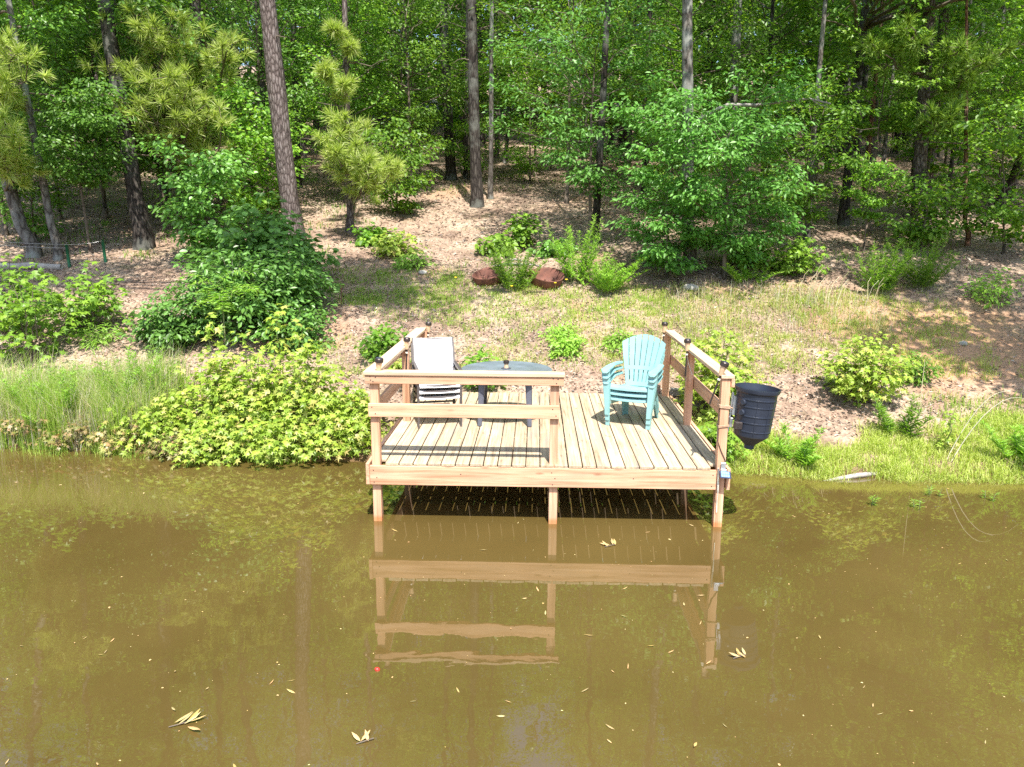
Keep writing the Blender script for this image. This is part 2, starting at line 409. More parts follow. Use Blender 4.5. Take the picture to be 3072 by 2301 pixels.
def ground_mat():
    m, nt, out = new_mat("forest_ground"); p = pbsdf(nt, out, base=(.3, .2, .15), rough=.95, spec=.15)
    tc = N(nt, 'ShaderNodeTexCoord'); L = nt.links.new
    def noise(s, d=6.0, ro=.6, dist=0.0):
        n = N(nt, 'ShaderNodeTexNoise', Scale=s, Detail=d, Roughness=ro, Distortion=dist); L(tc.outputs['Object'], n.inputs['Vector']); return n
    n1 = noise(.9, 8.0); n2 = noise(14.0, 6.0, .75); n3 = noise(.45, 4.0); vo = N(nt, 'ShaderNodeTexVoronoi', Scale=22.0); L(tc.outputs['Object'], vo.inputs['Vector'])
    r1 = ramp(nt, [(.25, (.14, .10, .078)), (.45, (.30, .225, .172)), (.6, (.40, .325, .25)), (.8, (.23, .172, .135))]); L(n1.outputs['Fac'], r1.inputs[0])
    r2 = ramp(nt, [(.3, (.30, .26, .24)), (.5, (.55, .5, .48)), (.72, (.8, .75, .7))]); L(n2.outputs['Fac'], r2.inputs[0])
    ov = N(nt, 'ShaderNodeMix', data_type='RGBA', blend_type='OVERLAY'); ov.inputs[0].default_value = .75; L(r1.outputs[0], ov.inputs[6]); L(r2.outputs[0], ov.inputs[7])
    hv = N(nt, 'ShaderNodeHueSaturation'); mr = N(nt, 'ShaderNodeMapRange'); L(vo.outputs['Color'], mr.inputs['Value']); mr.inputs['To Min'].default_value = .65; mr.inputs['To Max'].default_value = 1.3
    L(mr.outputs[0], hv.inputs['Value']); L(ov.outputs[2], hv.inputs['Color'])
    # red clay showing through in patches
    rc = ramp(nt, [(.56, (0, 0, 0)), (.66, (1, 1, 1))]); L(n3.outputs['Fac'], rc.inputs[0])
    mf = N(nt, 'ShaderNodeMath', operation='MULTIPLY'); mf.inputs[1].default_value = .55; L(rc.outputs[0], mf.inputs[0])
    cl = N(nt, 'ShaderNodeMix', data_type='RGBA'); L(mf.outputs[0], cl.inputs[0]); L(hv.outputs[0], cl.inputs[6]); cl.inputs[7].default_value = (.38, .22, .13, 1)
    cd = N(nt, 'ShaderNodeVectorMath', operation='DISTANCE'); L(tc.outputs['Object'], cd.inputs[0]); cd.inputs[1].default_value = (8.9, 5.4, 1.3)
    nd = N(nt, 'ShaderNodeMath', operation='MULTIPLY_ADD'); L(n1.outputs['Fac'], nd.inputs[0]); nd.inputs[1].default_value = 2.2; L(cd.outputs['Value'], nd.inputs[2])
    cr_ = N(nt, 'ShaderNodeMapRange'); cr_.inputs['From Min'].default_value = 2.2; cr_.inputs['From Max'].default_value = 3.6; cr_.inputs['To Min'].default_value = .85; cr_.inputs['To Max'].default_value = 0; L(nd.outputs[0], cr_.inputs['Value'])
    cl2 = N(nt, 'ShaderNodeMix', data_type='RGBA'); L(cr_.outputs[0], cl2.inputs[0]); L(cl.outputs[2], cl2.inputs[6]); cl2.inputs[7].default_value = (.47, .27, .155, 1); cl = cl2
    # thin moss and low green
    n4 = noise(1.7, 7.0, .7); rg = ramp(nt, [(.56, (0, 0, 0)), (.68, (1, 1, 1))]); L(n4.outputs['Fac'], rg.inputs[0])
    mg = N(nt, 'ShaderNodeMath', operation='MULTIPLY'); mg.inputs[1].default_value = .45; L(rg.outputs[0], mg.inputs[0])
    gm = N(nt, 'ShaderNodeMix', data_type='RGBA'); L(mg.outputs[0], gm.inputs[0]); L(cl.outputs[2], gm.inputs[6]); gm.inputs[7].default_value = (.17, .19, .06, 1)
    # wet mud at the waterline (below 0.1 m)
    sx = N(nt, 'ShaderNodeSeparateXYZ'); L(tc.outputs['Object'], sx.inputs[0])
    mw = N(nt, 'ShaderNodeMapRange'); mw.inputs['From Min'].default_value = .02; mw.inputs['From Max'].default_value = .16; mw.inputs['To Min'].default_value = 1; mw.inputs['To Max'].default_value = 0
    L(sx.outputs[2], mw.inputs['Value'])
    wm = N(nt, 'ShaderNodeMix', data_type='RGBA'); L(mw.outputs[0], wm.inputs[0]); L(gm.outputs[2], wm.inputs[6]); wm.inputs[7].default_value = (.16, .10, .05, 1)
    L(wm.outputs[2], p.inputs['Base Color'])
    b = N(nt, 'ShaderNodeBump', Strength=.8, Distance=.04)
    ad = N(nt, 'ShaderNodeMath', operation='ADD'); L(n2.outputs['Fac'], ad.inputs[0]); L(vo.outputs['Distance'], ad.inputs[1]); L(ad.outputs[0], b.inputs['Height']); L(b.outputs[0], p.inputs['Normal'])
    return m
M['ground'] = ground_mat()
def water_mat():
    m, nt, out = new_mat("muddy_water"); L = nt.links.new
    p = pbsdf(nt, out, base=(.085, .055, .014), rough=.0, spec=.5, ior=2.0)
    tc = N(nt, 'ShaderNodeTexCoord')
    n1 = N(nt, 'ShaderNodeTexNoise', Scale=.55, Detail=5.0); L(tc.outputs['Object'], n1.inputs['Vector'])
    r = ramp(nt, [(.3, (.080, .055, .0155)), (.7, (.106, .074, .0225))]); L(n1.outputs['Fac'], r.inputs[0]); L(r.outputs[0], p.inputs['Base Color'])
    mp = N(nt, 'ShaderNodeMapping'); mp.inputs['Scale'].default_value = (1, 1.5, 1); L(tc.outputs['Object'], mp.inputs['Vector'])
    n2 = N(nt, 'ShaderNodeTexNoise', Scale=2.2, Detail=2.0); n3 = N(nt, 'ShaderNodeTexNoise', Scale=13.0, Detail=2.0)
    L(mp.outputs[0], n2.inputs['Vector']); L(mp.outputs[0], n3.inputs['Vector'])
    ml = N(nt, 'ShaderNodeMath', operation='MULTIPLY'); ml.inputs[1].default_value = .05; L(n3.outputs['Fac'], ml.inputs[0])
    ad = N(nt, 'ShaderNodeMath', operation='ADD'); L(n2.outputs['Fac'], ad.inputs[0]); L(ml.outputs[0], ad.inputs[1])
    # ripples grow away from the sheltered bank
    sx = N(nt, 'ShaderNodeSeparateXYZ'); L(tc.outputs['Object'], sx.inputs[0])
    mr = N(nt, 'ShaderNodeMapRange'); mr.inputs['From Min'].default_value = -.6; mr.inputs['From Max'].default_value = -4.5; mr.inputs['To Min'].default_value = .003; mr.inputs['To Max'].default_value = .035
    L(sx.outputs[1], mr.inputs['Value'])
    b = N(nt, 'ShaderNodeBump', Distance=.1); L(mr.outputs[0], b.inputs['Strength']); L(ad.outputs[0], b.inputs['Height']); L(b.outputs[0], p.inputs['Normal'])
    return m
M['water'] = water_mat()

# ------------------------------------------------------------------ terrain
_PY = np.array([-300, -12, -2, 1.0, 2.1, 2.5, 3.6, 4.5, 6, 7.3, 8.5, 10, 12, 14, 17, 22, 28, 36, 45, 60, 90, 400.])
_PZ = np.array([-2.5, -1.6, -1.2, -.5, 0, .17, .57, .88, 1.40, 1.92, 2.28, 2.68, 3.16, 3.66, 4.40, 5.35, 6.4, 8.0, 10.2, 14, 22, 60.])
_fy = np.arange(-300, 400, .1); _fz = np.interp(_fy, _PY, _PZ)
_k = np.exp(-np.linspace(-2, 2, 13) ** 2); _k /= _k.sum()
_fz = np.convolve(np.pad(_fz, 6, mode='edge'), _k, mode='valid')
_SX = np.array([-60, -9, -5.5, -3, 0, 3.9, 4.6, 5.5, 8, 12, 60.]); _SS = np.array([.5, .5, .5, .2, 0, 0, -.1, -.3, -.3, -.2, 0.])
def gz(x, y):
    x = np.asarray(x, float); y = np.asarray(y, float)
    s = np.interp(x, _SX, _SS) * np.clip((6.5 - y) / 4., 0, 1)
    z = np.interp(y - s, _fy, _fz)
    n = np.sin(x * 1.3 + .7 * np.sin(y * 1.1)) * np.sin(y * 1.7 + 1 + .5 * np.sin(x * .9))
    n2 = np.sin(x * 4.1 + y * 1.3) * np.sin(y * 3.7 - x * 1.1 + 2)
    return z + np.clip((y - 2.2) / 3, 0, 1) * (.035 * n + .012 * n2) + .15 * np.clip((y - 12) / 10, 0, 1) * np.sin(x * .35 + 1) * np.sin(y * .3)
def g3(x, y, dz=0.0): return (x, y, float(gz(x, y)) + dz)

gx = np.concatenate([[-400, -200, -120, -80, -60, -45, -35, -28, -22], np.arange(-18, 22, .2), [24, 28, 35, 45, 60, 80, 120, 200, 400]])
gy = np.concatenate([[-300, -150, -80, -40, -20, -10, -5, -2, 0], np.arange(.8, 9, .1), np.arange(9, 20, .25), np.arange(20, 60, 1.0), [65, 75, 90, 120, 170, 250, 395]])
XX, YY = np.meshgrid(gx, gy)
ZZ = gz(XX, YY)
_r = np.random.default_rng(3)
ZZ = ZZ + np.where((YY > 2.2) & (YY < 20), _r.normal(0, .012, ZZ.shape), 0)
mb = MB(); nx, ny = len(gx), len(gy)
ii = np.arange(ny - 1)[:, None] * nx; jj = np.arange(nx - 1)[None, :]
mb.add(np.stack([XX, YY, ZZ], -1), np.stack([ii + jj, ii + jj + 1, ii + nx + jj + 1, ii + nx + jj], -1).reshape(-1, 4))
tag(ob("ground", mb.mesh("ground", True), M['ground']), "bare bank and forest floor of brown leaf litter and red clay", "ground", kind='structure')
mb = MB().add([(-400, -300, 0), (400, -300, 0), (400, 4.2, 0), (-400, 4.2, 0)], [[0, 1, 2, 3]])
tag(ob("pond_water", mb.mesh("pond_water"), M['water']), "still muddy brown pond water mirroring the dock", "pond", kind='structure')

# ------------------------------------------------------------------ leaves, grass and trees: generators
T_OVAL = (np.array([(0, 0, 0), (.2, .28, .05), (.22, .6, .04), (0, 1, -.08), (-.22, .6, .04), (-.2, .28, .05)]), [(0, 1, 2, 3), (0, 3, 4, 5)])
T_WIDE = (np.array([(0, 0, 0), (.34, .3, .07), (.3, .68, .03), (0, 1, -.1), (-.3, .68, .03), (-.34, .3, .07)]), [(0, 1, 2, 3), (0, 3, 4, 5)])
T_LANCE = (np.array([(0, 0, 0), (.09, .4, .03), (0, 1, -.06), (-.09, .4, .03)]), [(0, 1, 2, 3)])
T_OAK = (np.array([(0, 0, 0), (.2, .3, .05), (.27, .66, .03), (0, 1, -.1), (-.27, .66, .03), (-.2, .3, .05)]), [(0, 1, 2, 3), (0, 3, 4, 5)])
def _star():
    c = np.array((0, .36)); tips = [(-125, .42), (-58, .60), (0, .66), (58, .60), (125, .42)]
    P = [(0, 0)]
    for i, (a, r) in enumerate(tips[::-1]):
        t = R_(a); P.append((c[0] + math.sin(t) * r, c[1] + math.cos(t) * r))
        if i < 4:
            a2 = R_((tips[::-1][i][0] + tips[::-1][i + 1][0]) / 2); P.append((c[0] + math.sin(a2) * .22, c[1] + math.cos(a2) * .22))
    P = np.array(P); d = np.hypot(P[:, 0], P[:, 1] - .36)
    V = np.c_[P, -.28 * d ** 2 + .06]
    V = np.concatenate([V, [(0, .36, .08)]])
    n = len(P)
    return V, [(0, 1, 2, n), (2, 3, 4, n), (4, 5, 6, n), (6, 7, 8, n), (8, 9, 0, n)]
T_STAR = _star()
def leaves(mb, P, Nn, D, S, templ, rng, curl=0.0):
    """place leaf template at P, face normal about Nn, pointing about D, size S"""
    V, F = templ
    n = len(P)
    D = D - Nn * (D * Nn).sum(1, keepdims=True); D /= np.linalg.norm(D, axis=1, keepdims=True) + 1e-9
    X = np.cross(D, Nn)
    S = np.broadcast_to(S, (n,))[:, None, None]
    W = P[:, None, :] + S * (V[None, :, 0, None] * X[:, None, :] + V[None, :, 1, None] * D[:, None, :] + V[None, :, 2, None] * Nn[:, None, :])
    k = len(V); base = (np.arange(n) * k)[:, None]
    b = mb.n
    mb.v.append(W.reshape(-1, 3)); mb.n += n * k
    for f in F:
        mb.f.append(base + np.array(f)[None, :] + b)
def unit(v): return v / (np.linalg.norm(v, axis=-1, keepdims=True) + 1e-9)
def leaf_cluster(mb, centres, dirs, n, rad, size, templ, rng, flat=.45, up=1.0, out=.5, jit=.45):
    c = np.repeat(np.asarray(centres, float), n, axis=0); d = np.repeat(np.asarray(dirs, float), n, axis=0)
    off = rng.normal(0, 1, c.shape); off = unit(off) * (rng.random((len(c), 1)) ** .5)
    off[:, 2] *= flat
    P = c + off * rad
    Nn = unit(np.array([0, 0, 1.0]) * up + off * out + d * .2 + np.array([.05, -.28, 0]) + rng.normal(0, jit, c.shape))
    D = off * 1.0 + d * .4 + rng.normal(0, .35, c.shape) + np.array([0, 0, -.25])
    leaves(mb, P, Nn, D, size * rng.uniform(.65, 1.2, len(c)), templ, rng)
def curve(a, b, sag, n=6, rng=None, wob=.0):
    t = np.linspace(0, 1, n)[:, None]; a = np.asarray(a, float); b = np.asarray(b, float)
    p = a + (b - a) * t; p[:, 2] += sag * (4 * t * (1 - t))[:, 0]
    if rng is not None and wob: p[1:-1] += rng.normal(0, wob, p[1:-1].shape)
    return p
def trunk_mesh(rng, H, r, lean, n=12, sides=12, flare=1.35, top=.25, wob=.05):
    t = np.linspace(0, 1, n)
    P = np.stack([lean[0] * t + wob * np.cumsum(rng.normal(0, .5, n)) * t, lean[1] * t + wob * np.cumsum(rng.normal(0, .5, n)) * t, -.35 + (H + .35) * t], -1)
    t0 = np.array([.012, .04])
    P = np.insert(P, 1, np.array([[P[0, 0], P[0, 1], 0.0], [P[0, 0], P[0, 1], .25]]), axis=0)
    tt = np.insert(t, 1, t0)
    rad = r * ((1 - tt) * (1 - top) + top); rad[:2] *= flare; rad[2] *= 1 + (flare - 1) * .35
    nz = 1 + .05 * rng.normal(0, 1, (len(P), sides))
    m = MB().tube(P, rad, sides, noise=nz)
    return m, P, rad
def at_h(P, rad, z):
    i = np.clip(np.searchsorted(P[:, 2], z), 1, len(P) - 1); u = (z - P[i - 1, 2]) / (P[i, 2] - P[i - 1, 2] + 1e-9)
    return P[i - 1] + (P[i] - P[i - 1]) * u, rad[i - 1] + (rad[i] - rad[i - 1]) * u
def broadleaf(seed, H, r, crown0, spread, nb, nleaf, lsize, templ, lean=(0, 0), rc=.45, sub=4, up=.35, sides=10, flat=.4, stubs=0, wob=.05):
    """meshes of one tree: trunk, branches, crown"""
    rng = np.random.default_rng(seed)
    tm, P, rad = trunk_mesh(rng, H, r, lean, sides=sides, wob=wob)
    bmb = MB(); cen = []; dr = []
    for i in range(nb):
        u = (i + rng.random()) / nb
        z = crown0 + (H * .98 - crown0) * u
        p0, r0 = at_h(P, rad, z)
        az = i * 2.399 + rng.normal(0, .4)
        L = spread * (.25 + .75 * math.sin(math.pi * min(1, .22 + .78 * (1 - u)) ** 1.0)) * rng.uniform(.75, 1.2)
        el = up + .55 * u + rng.normal(0, .12)
        d = np.array([math.cos(az) * math.cos(el), math.sin(az) * math.cos(el), math.sin(el)])
        p1 = p0 + d * L
        c = curve(p0, p1, -.06 * L if u < .5 else .05 * L, 6, rng, .05 * L * .5)
        rb = min(r0 * .6, .012 + .018 * L)
        bmb.tube(c, np.linspace(rb, .006, 6), 5, cap=False)
        for k in range(sub):
            f = .3 + .7 * (k + rng.random()) / sub
            q = c[int(f * 5)] if f < .98 else c[-1]
            a2 = az + rng.choice([-1, 1]) * rng.uniform(.4, 1.2); e2 = rng.uniform(-.2, .6)
            l2 = L * rng.uniform(.22, .45)
            q2 = q + l2 * np.array([math.cos(a2) * math.cos(e2), math.sin(a2) * math.cos(e2), math.sin(e2)])
            bmb.tube(curve(q, q2, .03, 3), np.linspace(rb * .45, .004, 3), 4, cap=False)
            cen += [q2, (q + q2) / 2]; dr += [unit(q2 - q)] * 2
        cen.append(c[-1]); dr.append(d)
    for i in range(stubs):
        z = rng.uniform(.35, .95) * crown0; p0, r0 = at_h(P, rad, z); az = rng.uniform(0, 6.28); L = rng.uniform(.4, 1.6)
        d = np.array([math.cos(az), math.sin(az), rng.uniform(-.2, .3)])
        c = curve(p0, p0 + d * L, rng.uniform(-.1, .1), 5, rng, .05)
        bmb.tube(c, np.linspace(.02, .004, 5), 4, cap=False)
    cmb = MB()
    leaf_cluster(cmb, np.array(cen), np.array(dr), nleaf, rc, lsize, templ, rng, flat=flat)
    return tm.mesh("trunk", True), bmb.mesh("branches", True), cmb.mesh("crown")
def tuft(mb, P, D, n, L, w, rng, spread=.9):
    P = np.repeat(P, n, 0); D = np.repeat(D, n, 0)
    d = unit(D * rng.uniform(.1, 1.9, (len(P), 1)) + rng.normal(0, 1, D.shape) * spread * .75)
    l = L * np.repeat(rng.uniform(.65, 1.15, (len(P) // n, 1)), n, 0) * rng.uniform(.7, 1.1, (len(P), 1))
    s = unit(np.cross(d, rng.normal(0, 1, d.shape)))
    p0 = P - D * rng.uniform(0, .14, (len(P), 1))
    mid = p0 + d * l * .55; tip = p0 + d * l - np.array([0, 0, 1.]) * l * .05
    V = np.stack([p0 - s * w * .5, p0 + s * w * .5, mid + s * w * .5, tip, mid - s * w * .5], 1)
    b = mb.n; mb.v.append(V.reshape(-1, 3)); mb.n += len(P) * 5
    i5 = np.arange(len(P))[:, None] * 5 + b; mb.f.append(i5 + np.array([[0, 1, 2, 4]])); mb.f.append(i5 + np.array([[4, 2, 3]]))
def pine(seed, H, r, crown0, spread, nb, lean=(0, 0), limbs=None, tn=34, tl=.24, tw=.011, per=9, sides=12, stubs=6, wob=.05):
    rng = np.random.default_rng(seed)
    tm, P, rad = trunk_mesh(rng, H, r, lean, sides=sides, n=16, top=.3, wob=wob)
    bmb = MB(); TP = []; TD = []
    ends = []
    for i in range(nb):
        u = (i + rng.random()) / nb; z = crown0 + (H * .99 - crown0) * u
        p0, r0 = at_h(P, rad, z); az = i * 2.399 + rng.normal(0, .4); L = spread * (1.05 - .7 * u) * rng.uniform(.7, 1.2)
        el = rng.uniform(-.05, .35) + .4 * u
        ends.append((p0, p0 + L * np.array([math.cos(az) * math.cos(el), math.sin(az) * math.cos(el), math.sin(el)]), r0, 1.0))
    for e in (limbs or []):
        e = np.asarray(e, float); p0, r0 = at_h(P, rad, max(.5, e[2] - .25 * abs(np.hypot(*(e[:2] - P[len(P) // 2, :2])))))
        ends.append((p0, e, r0, 1.6))
    for p0, p1, r0, dens in ends:
        L = np.linalg.norm(p1 - p0); c = curve(p0, p1, -.07 * L, 7, rng, .03 * L)
        bmb.tube(c, np.linspace(min(r0 * .5, .012 + .014 * L), .007, 7), 5, cap=False)
        ax = unit(p1 - p0)
        for k in range(int(per * dens)):
            f = rng.uniform(.38, 1.0); q = c[0] + (c[-1] - c[0]) * f; q = c[min(6, int(f * 6))] + (c[min(6, int(f * 6) + 1)] - c[min(6, int(f * 6))]) * rng.random()
            o = rng.normal(0, 1, 3) * np.array([1, 1, .55]); o = o - ax * (o @ ax) * .4
            q2 = q + unit(o) * rng.uniform(.12, .5) * min(1, L * .5) + np.array([0, 0, .06])
            bmb.tube(np.array([q, q2]), [.007, .005], 3, cap=False)
            TP.append(q2); TD.append(unit(unit(q2 - q) + np.array([0, 0, .6]) + ax * .5))
        TP.append(p1); TD.append(unit(ax + np.array([0, 0, .4])))
    for i in range(stubs):
        z = rng.uniform(.2, .95) * crown0; p0, r0 = at_h(P, rad, z); az = rng.uniform(0, 6.28); L = rng.uniform(.3, 1.4)
        c = curve(p0, p0 + L * np.array([math.cos(az), math.sin(az), rng.uniform(-.25, .25)]), rng.uniform(-.1, .1), 5, rng, .04)
        bmb.tube(c, np.linspace(.018, .004, 5), 4, cap=False)
    cmb = MB(); tuft(cmb, np.array(TP), np.array(TD), tn, tl, tw, rng)
    return tm.mesh("trunk", True), bmb.mesh("branches", True), cmb.mesh("crown")
def plant_tree(meshes, mats, name, label, loc, rotz=0.0, group=None, cat="tree"):
    t = thing(name, label, cat, loc, rotz, group)
    ob("trunk", meshes[0], mats[0], t)
    b = ob("branches", meshes[1], mats[1], t); b['kind'] = 'stuff'
    c = ob("crown", meshes[2], mats[2], t); c['kind'] = 'stuff'
    return t

# ------------------------------------------------------------------ the dock
W = 3.80; ZT = 0.664; ZB = 0.422; DEEP = 3.60
dock = thing("wooden_dock", "small tan wooden fishing dock with orange stained railings standing in the pond", "dock", (0, 0, 0))
rngd = random.Random(5)
n_pl = 25; px0 = .055; pitch = (W - .11) / n_pl
for i in range(n_pl):
    xc = px0 + (i + .5) * pitch
    y0 = .002 + rngd.uniform(-.004, .006); y1 = DEEP + rngd.uniform(-.02, .03)
    if i == 0 or i == n_pl - 1: y0 = .13
    dz = rngd.uniform(-.0015, .0015)
    o = board("plank", (xc, y0, ZT - .016 + dz), (xc + rngd.uniform(-.002, .002), y1, ZT - .016 + dz), pitch - rngd.uniform(.008, .014), .032, M['deck'], dock, (1, 0, 0))
# fascia and side boards, joists
hb = ZT - .034 - ZB
zc = (ZT - .034 + ZB) / 2
o = board("fascia_board", (.041, .019, zc), (3.655, .019, zc), hb, .038, M['rail'], dock, (0, 0, 1))
board("side_board", (.019, 0, zc + .012), (.019, DEEP, zc + .012), hb + .024, .038, M['rail'], dock, (0, 0, 1))
board("side_board", (W - .019, 0, zc + .012), (W - .019, DEEP, zc + .012), hb + .024, .038, M['rail'], dock, (0, 0, 1))
for yj in (.62, 1.22, 1.83, 2.44, 3.05):
    board("joist", (.041, yj, zc + .02), (W - .041, yj, zc + .02), hb - .045, .038, M['joist'], dock, (0, 0, 1))
board("joist", (.041, DEEP - .03, zc + .02), (W - .041, DEEP - .03, zc + .02), hb - .045, .038, M['joist'], dock, (0, 0, 1))
# posts
def post(x, y, z0, z1, label=None):
    o = board("post", (x, y, z0), (x, y, z1), .089, .089, M['rail'], dock, (1, 0, 0))
    if label: o['label'] = label
ZR = 1.506; ZCAP = 1.633
post(.103, .086, -.9, ZCAP - .04, "front post standing in the water behind the end of the fascia board")
post(1.97, .086, -.9, ZCAP - .04, "middle front post where the front railing ends")
post(3.707, .083, -.9, ZCAP - .04, "front corner post that carries the black feeder")
for x in (.140, 3.688):
    post(x, 1.80, -.6, ZCAP - .04)
    post(x, 3.50, -.2, ZCAP - .04)
# front railing: face board, mid rail, cap (left half only)
board("rail", (.02, .019, ZR + .0445), (2.06, .019, ZR + .0445), .089, .036, M['rail'], dock, (0, 0, 1))
board("rail", (.045, .019, 1.227), (2.017, .019, 1.227), .14, .036, M['rail'], dock, (0, 0, 1))
# mitred cap boards
def cap_board(pts):
    me = beveled(MB().plate(pts, .038).mesh("cap_board"), .004)
    a = np.array(pts); c = a.mean(0); long_x = np.ptp(a[:, 0]) > np.ptp(a[:, 1])
    V = np.zeros(len(me.vertices) * 3); me.vertices.foreach_get('co', V); V = V.reshape(-1, 3)
    V[:, :2] -= c
    if not long_x:
        V[:, [0, 1]] = np.c_[V[:, 1], -V[:, 0]]
    me.vertices.foreach_set('co', V.ravel()); me.update()
    o = ob("cap_board", me, M['rail_top'], dock, (c[0], c[1], ZCAP - .019), (0, 0, 0 if long_x else math.pi / 2))
    return o
M['rail_top'] = wood_mat("rail_top_wood", (.46, .31, .20), (.60, .44, .30), (.70, .55, .41))
cap_board([(.008, -.012), (2.07, -.012), (2.07, .128), (.158, .128)])
cap_board([(.003, -.006), (.153, .132), (.153, 3.56), (.003, 3.56)])
cap_board([(3.650, .02), (3.785, .02), (3.785, 3.56), (3.650, 3.56)])
# side rails: face board under the cap on the outside, mid rail on the outside of the posts
board("rail", (.076, .13, ZR + .0445), (.076, 3.56, ZR + .0445), .089, .036, M['rail'], dock, (0, 0, 1))
board("rail", (.076, .136, 1.20), (.076, 3.54, 1.20), .14, .036, M['rail'], dock, (0, 0, 1))
board("rail", (3.773, .02, ZR + .0445), (3.773, 3.56, ZR + .0445), .089, .036, M['rail'], dock, (0, 0, 1))
board("rail", (3.756, .136, 1.20), (3.756, 3.54, 1.20), .14, .036, M['rail'], dock, (0, 0, 1))

# screw heads where the boards are fixed
sm_ = MB().lathe([(0, .0015), (.006, .001), (.0068, -.001)], 8).mesh("screw"); sm_.materials.append(M['dark_box'])
for (x, z) in [(.075, 1.58), (.105, 1.53), (.13, 1.575), (.08, 1.545), (1.95, 1.58), (1.985, 1.53), (2.0, 1.575), (.085, 1.26), (.12, 1.19), (1.95, 1.26), (1.985, 1.19), (.08, .58), (.115, .50), (.085, .45), (1.95, .58), (1.985, .52), (1.96, .45), (3.62, .58), (3.61, .46), (1.0, .55), (2.8, .53)]:
    ob("screw", sm_, None, dock, (x, -.0004 if z > 1.3 or z < .7 else .0004, z), (R_(90), 0, 0))
# ------------------------------------------------------------------ solar lights on the rails
def solar_light(loc, tilt, label, spike=.34, head=True):
    t = thing("solar_light", label, "garden light", loc, 0, "solar stake lights strapped to the dock posts")
    t.rotation_euler = tilt
    m = MB().tube(np.array([(0, 0, -spike), (0, 0, -.02)]), .0095, 8); ob("stake", fixed(m.mesh("stake"), .5), M['cap'], t)
    m = MB().lathe([(.0, -.02), (.021, -.02), (.034, .075), (.034, .078), (0, .078)], 16); ob("lens", fixed(m.mesh("lens"), .5), M['copper'], t)
    m = MB().lathe([(0, .078), (.041, .078), (.045, .084), (.045, .116), (.040, .123), (0, .125)], 20); k = ob("cap", fixed(m.mesh("cap"), .5), M['cap'], t)
    m = MB().lathe([(0, .1275), (.033, .1275), (.034, .126)], 16); ob("solar_disc", fixed(m.mesh("solar_disc")), M['cell_dark'], k)
    return t
lights = [((.152, .07, 1.640), (0.05, .10, 0), "solar light on the left front corner of the railing"),
          ((.166, 1.74, 1.615), (.02, .05, 0), "solar light strapped halfway along the left side railing"),
          ((.196, 3.46, 1.60), (-.02, .06, 0), "solar light at the far end of the left side railing, above the white chairs"),
          ((3.650, .045, 1.645), (.10, .27, .2), "solar light leaning on the front corner post above the black feeder"),
          ((3.629, 1.74, 1.63), (0, .02, 0), "solar light halfway along the right side railing, beside the aqua chairs"),
          ((3.625, 3.46, 1.63), (0, .06, 0), "solar light at the far end of the right side railing, behind the aqua chairs")]
for i, (p, tl, lb) in enumerate(lights):
    if i == 0:
        solar_light(p, tl, lb, spike=.05)
    else:
        s = solar_light(p, tl, lb)
        zt = MB().lathe([(.013, -.075), (.016, -.072), (.016, -.058), (.013, -.055)], 10)
        ob("strap", fixed(zt.mesh("strap"), .6), M['cord'], s)

# ------------------------------------------------------------------ black fish feeder on the corner post
fd = thing("fish_feeder", "black ribbed plastic fish feeder barrel hanging on the front corner post", "fish feeder", (3.985, .03, 1.0))
fd.rotation_euler = (0, R_(4.5), 0)
prof_o = [(.175, .02), (.180, .06), (.198, .40), (.202, .44), (.202, .455), (.221, .475), (.226, .50), (.226, .512)]
prof_i = [(.214, .512), (.212, .50), (.205, .47), (.19, .41), (.172, .05), (0.0, .05)]
m = MB().lathe(prof_o + prof_i, 48); ob("barrel", fixed(m.mesh("barrel"), .5), M['black'], fd)
for z, r in ((.075, .182), (.165, .187), (.235, .191), (.33, .1955), (.405, .200)):
    th = np.linspace(0, 2 * np.pi, 49)
    m = MB(); m.lathe([(r - .002, z - .007), (r + .004, z - .004), (r + .004, z + .004), (r - .002, z + .007)], 48); ob("hoop", fixed(m.mesh("hoop"), .8), M['black'], fd)
m = MB().lathe([(.176, .022), (.175, .015), (.052, -.09), (.05, -.09)], 40); ob("cone", fixed(m.mesh("cone"), .5), M['black_matt'], fd)
m = MB().lathe([(.052, -.085), (.050, -.13), (.046, -.13), (.046, -.09)], 28); ob("nozzle", fixed(m.mesh("nozzle"), .5), M['black'], fd)
for ang, z in ((-142, .37), (-142, .265)):
    a = R_(ang); r = .195
    m = MB().lathe([(0, .022), (.024, .022), (.031, .016), (.033, 0), (0, 0)], 20)
    o = ob("knob", fixed(m.mesh("knob"), .5), M['black'], fd, (r * math.cos(a), r * math.sin(a), z)); o.rotation_euler = Vector((math.cos(a), math.sin(a), 0)).to_track_quat('Z', 'Y').to_euler()
for ang, w_ in ((-100, .006), (-60, .006), (-20, .006)):
    a = R_(ang); m = MB().tube(np.array([(.181 * math.cos(a), .181 * math.sin(a), .05), (.1985 * math.cos(a), .1985 * math.sin(a), .41)]), .005, 5); ob("seam", m.mesh("seam"), M['black'], fd)
a = R_(-148)
cb = ob("control_box", beveled(MB().box((0, 0, 0), (.075, .06, .075)).mesh("control_box"), .006), M['dark_box'], fd, (.21 * math.cos(a), .21 * math.sin(a), .125), (0, 0, R_(15)))
for k in range(5):
    ob("rib", MB().box((0, 0, 0), (.006, .006, .062)).mesh("rib"), M['dark_box'], cb, (-.028 + .014 * k, -.0325, 0))
m = MB()
m.box((-.205, .03, .30), (.03, .05, .20)); m.box((-.215, .03, .12), (.03, .05, .10)); m.box((-.225, .055, .22), (.02, .02, .42))
ob("bracket", beveled(m.mesh("bracket"), .003), M['steel'], fd)
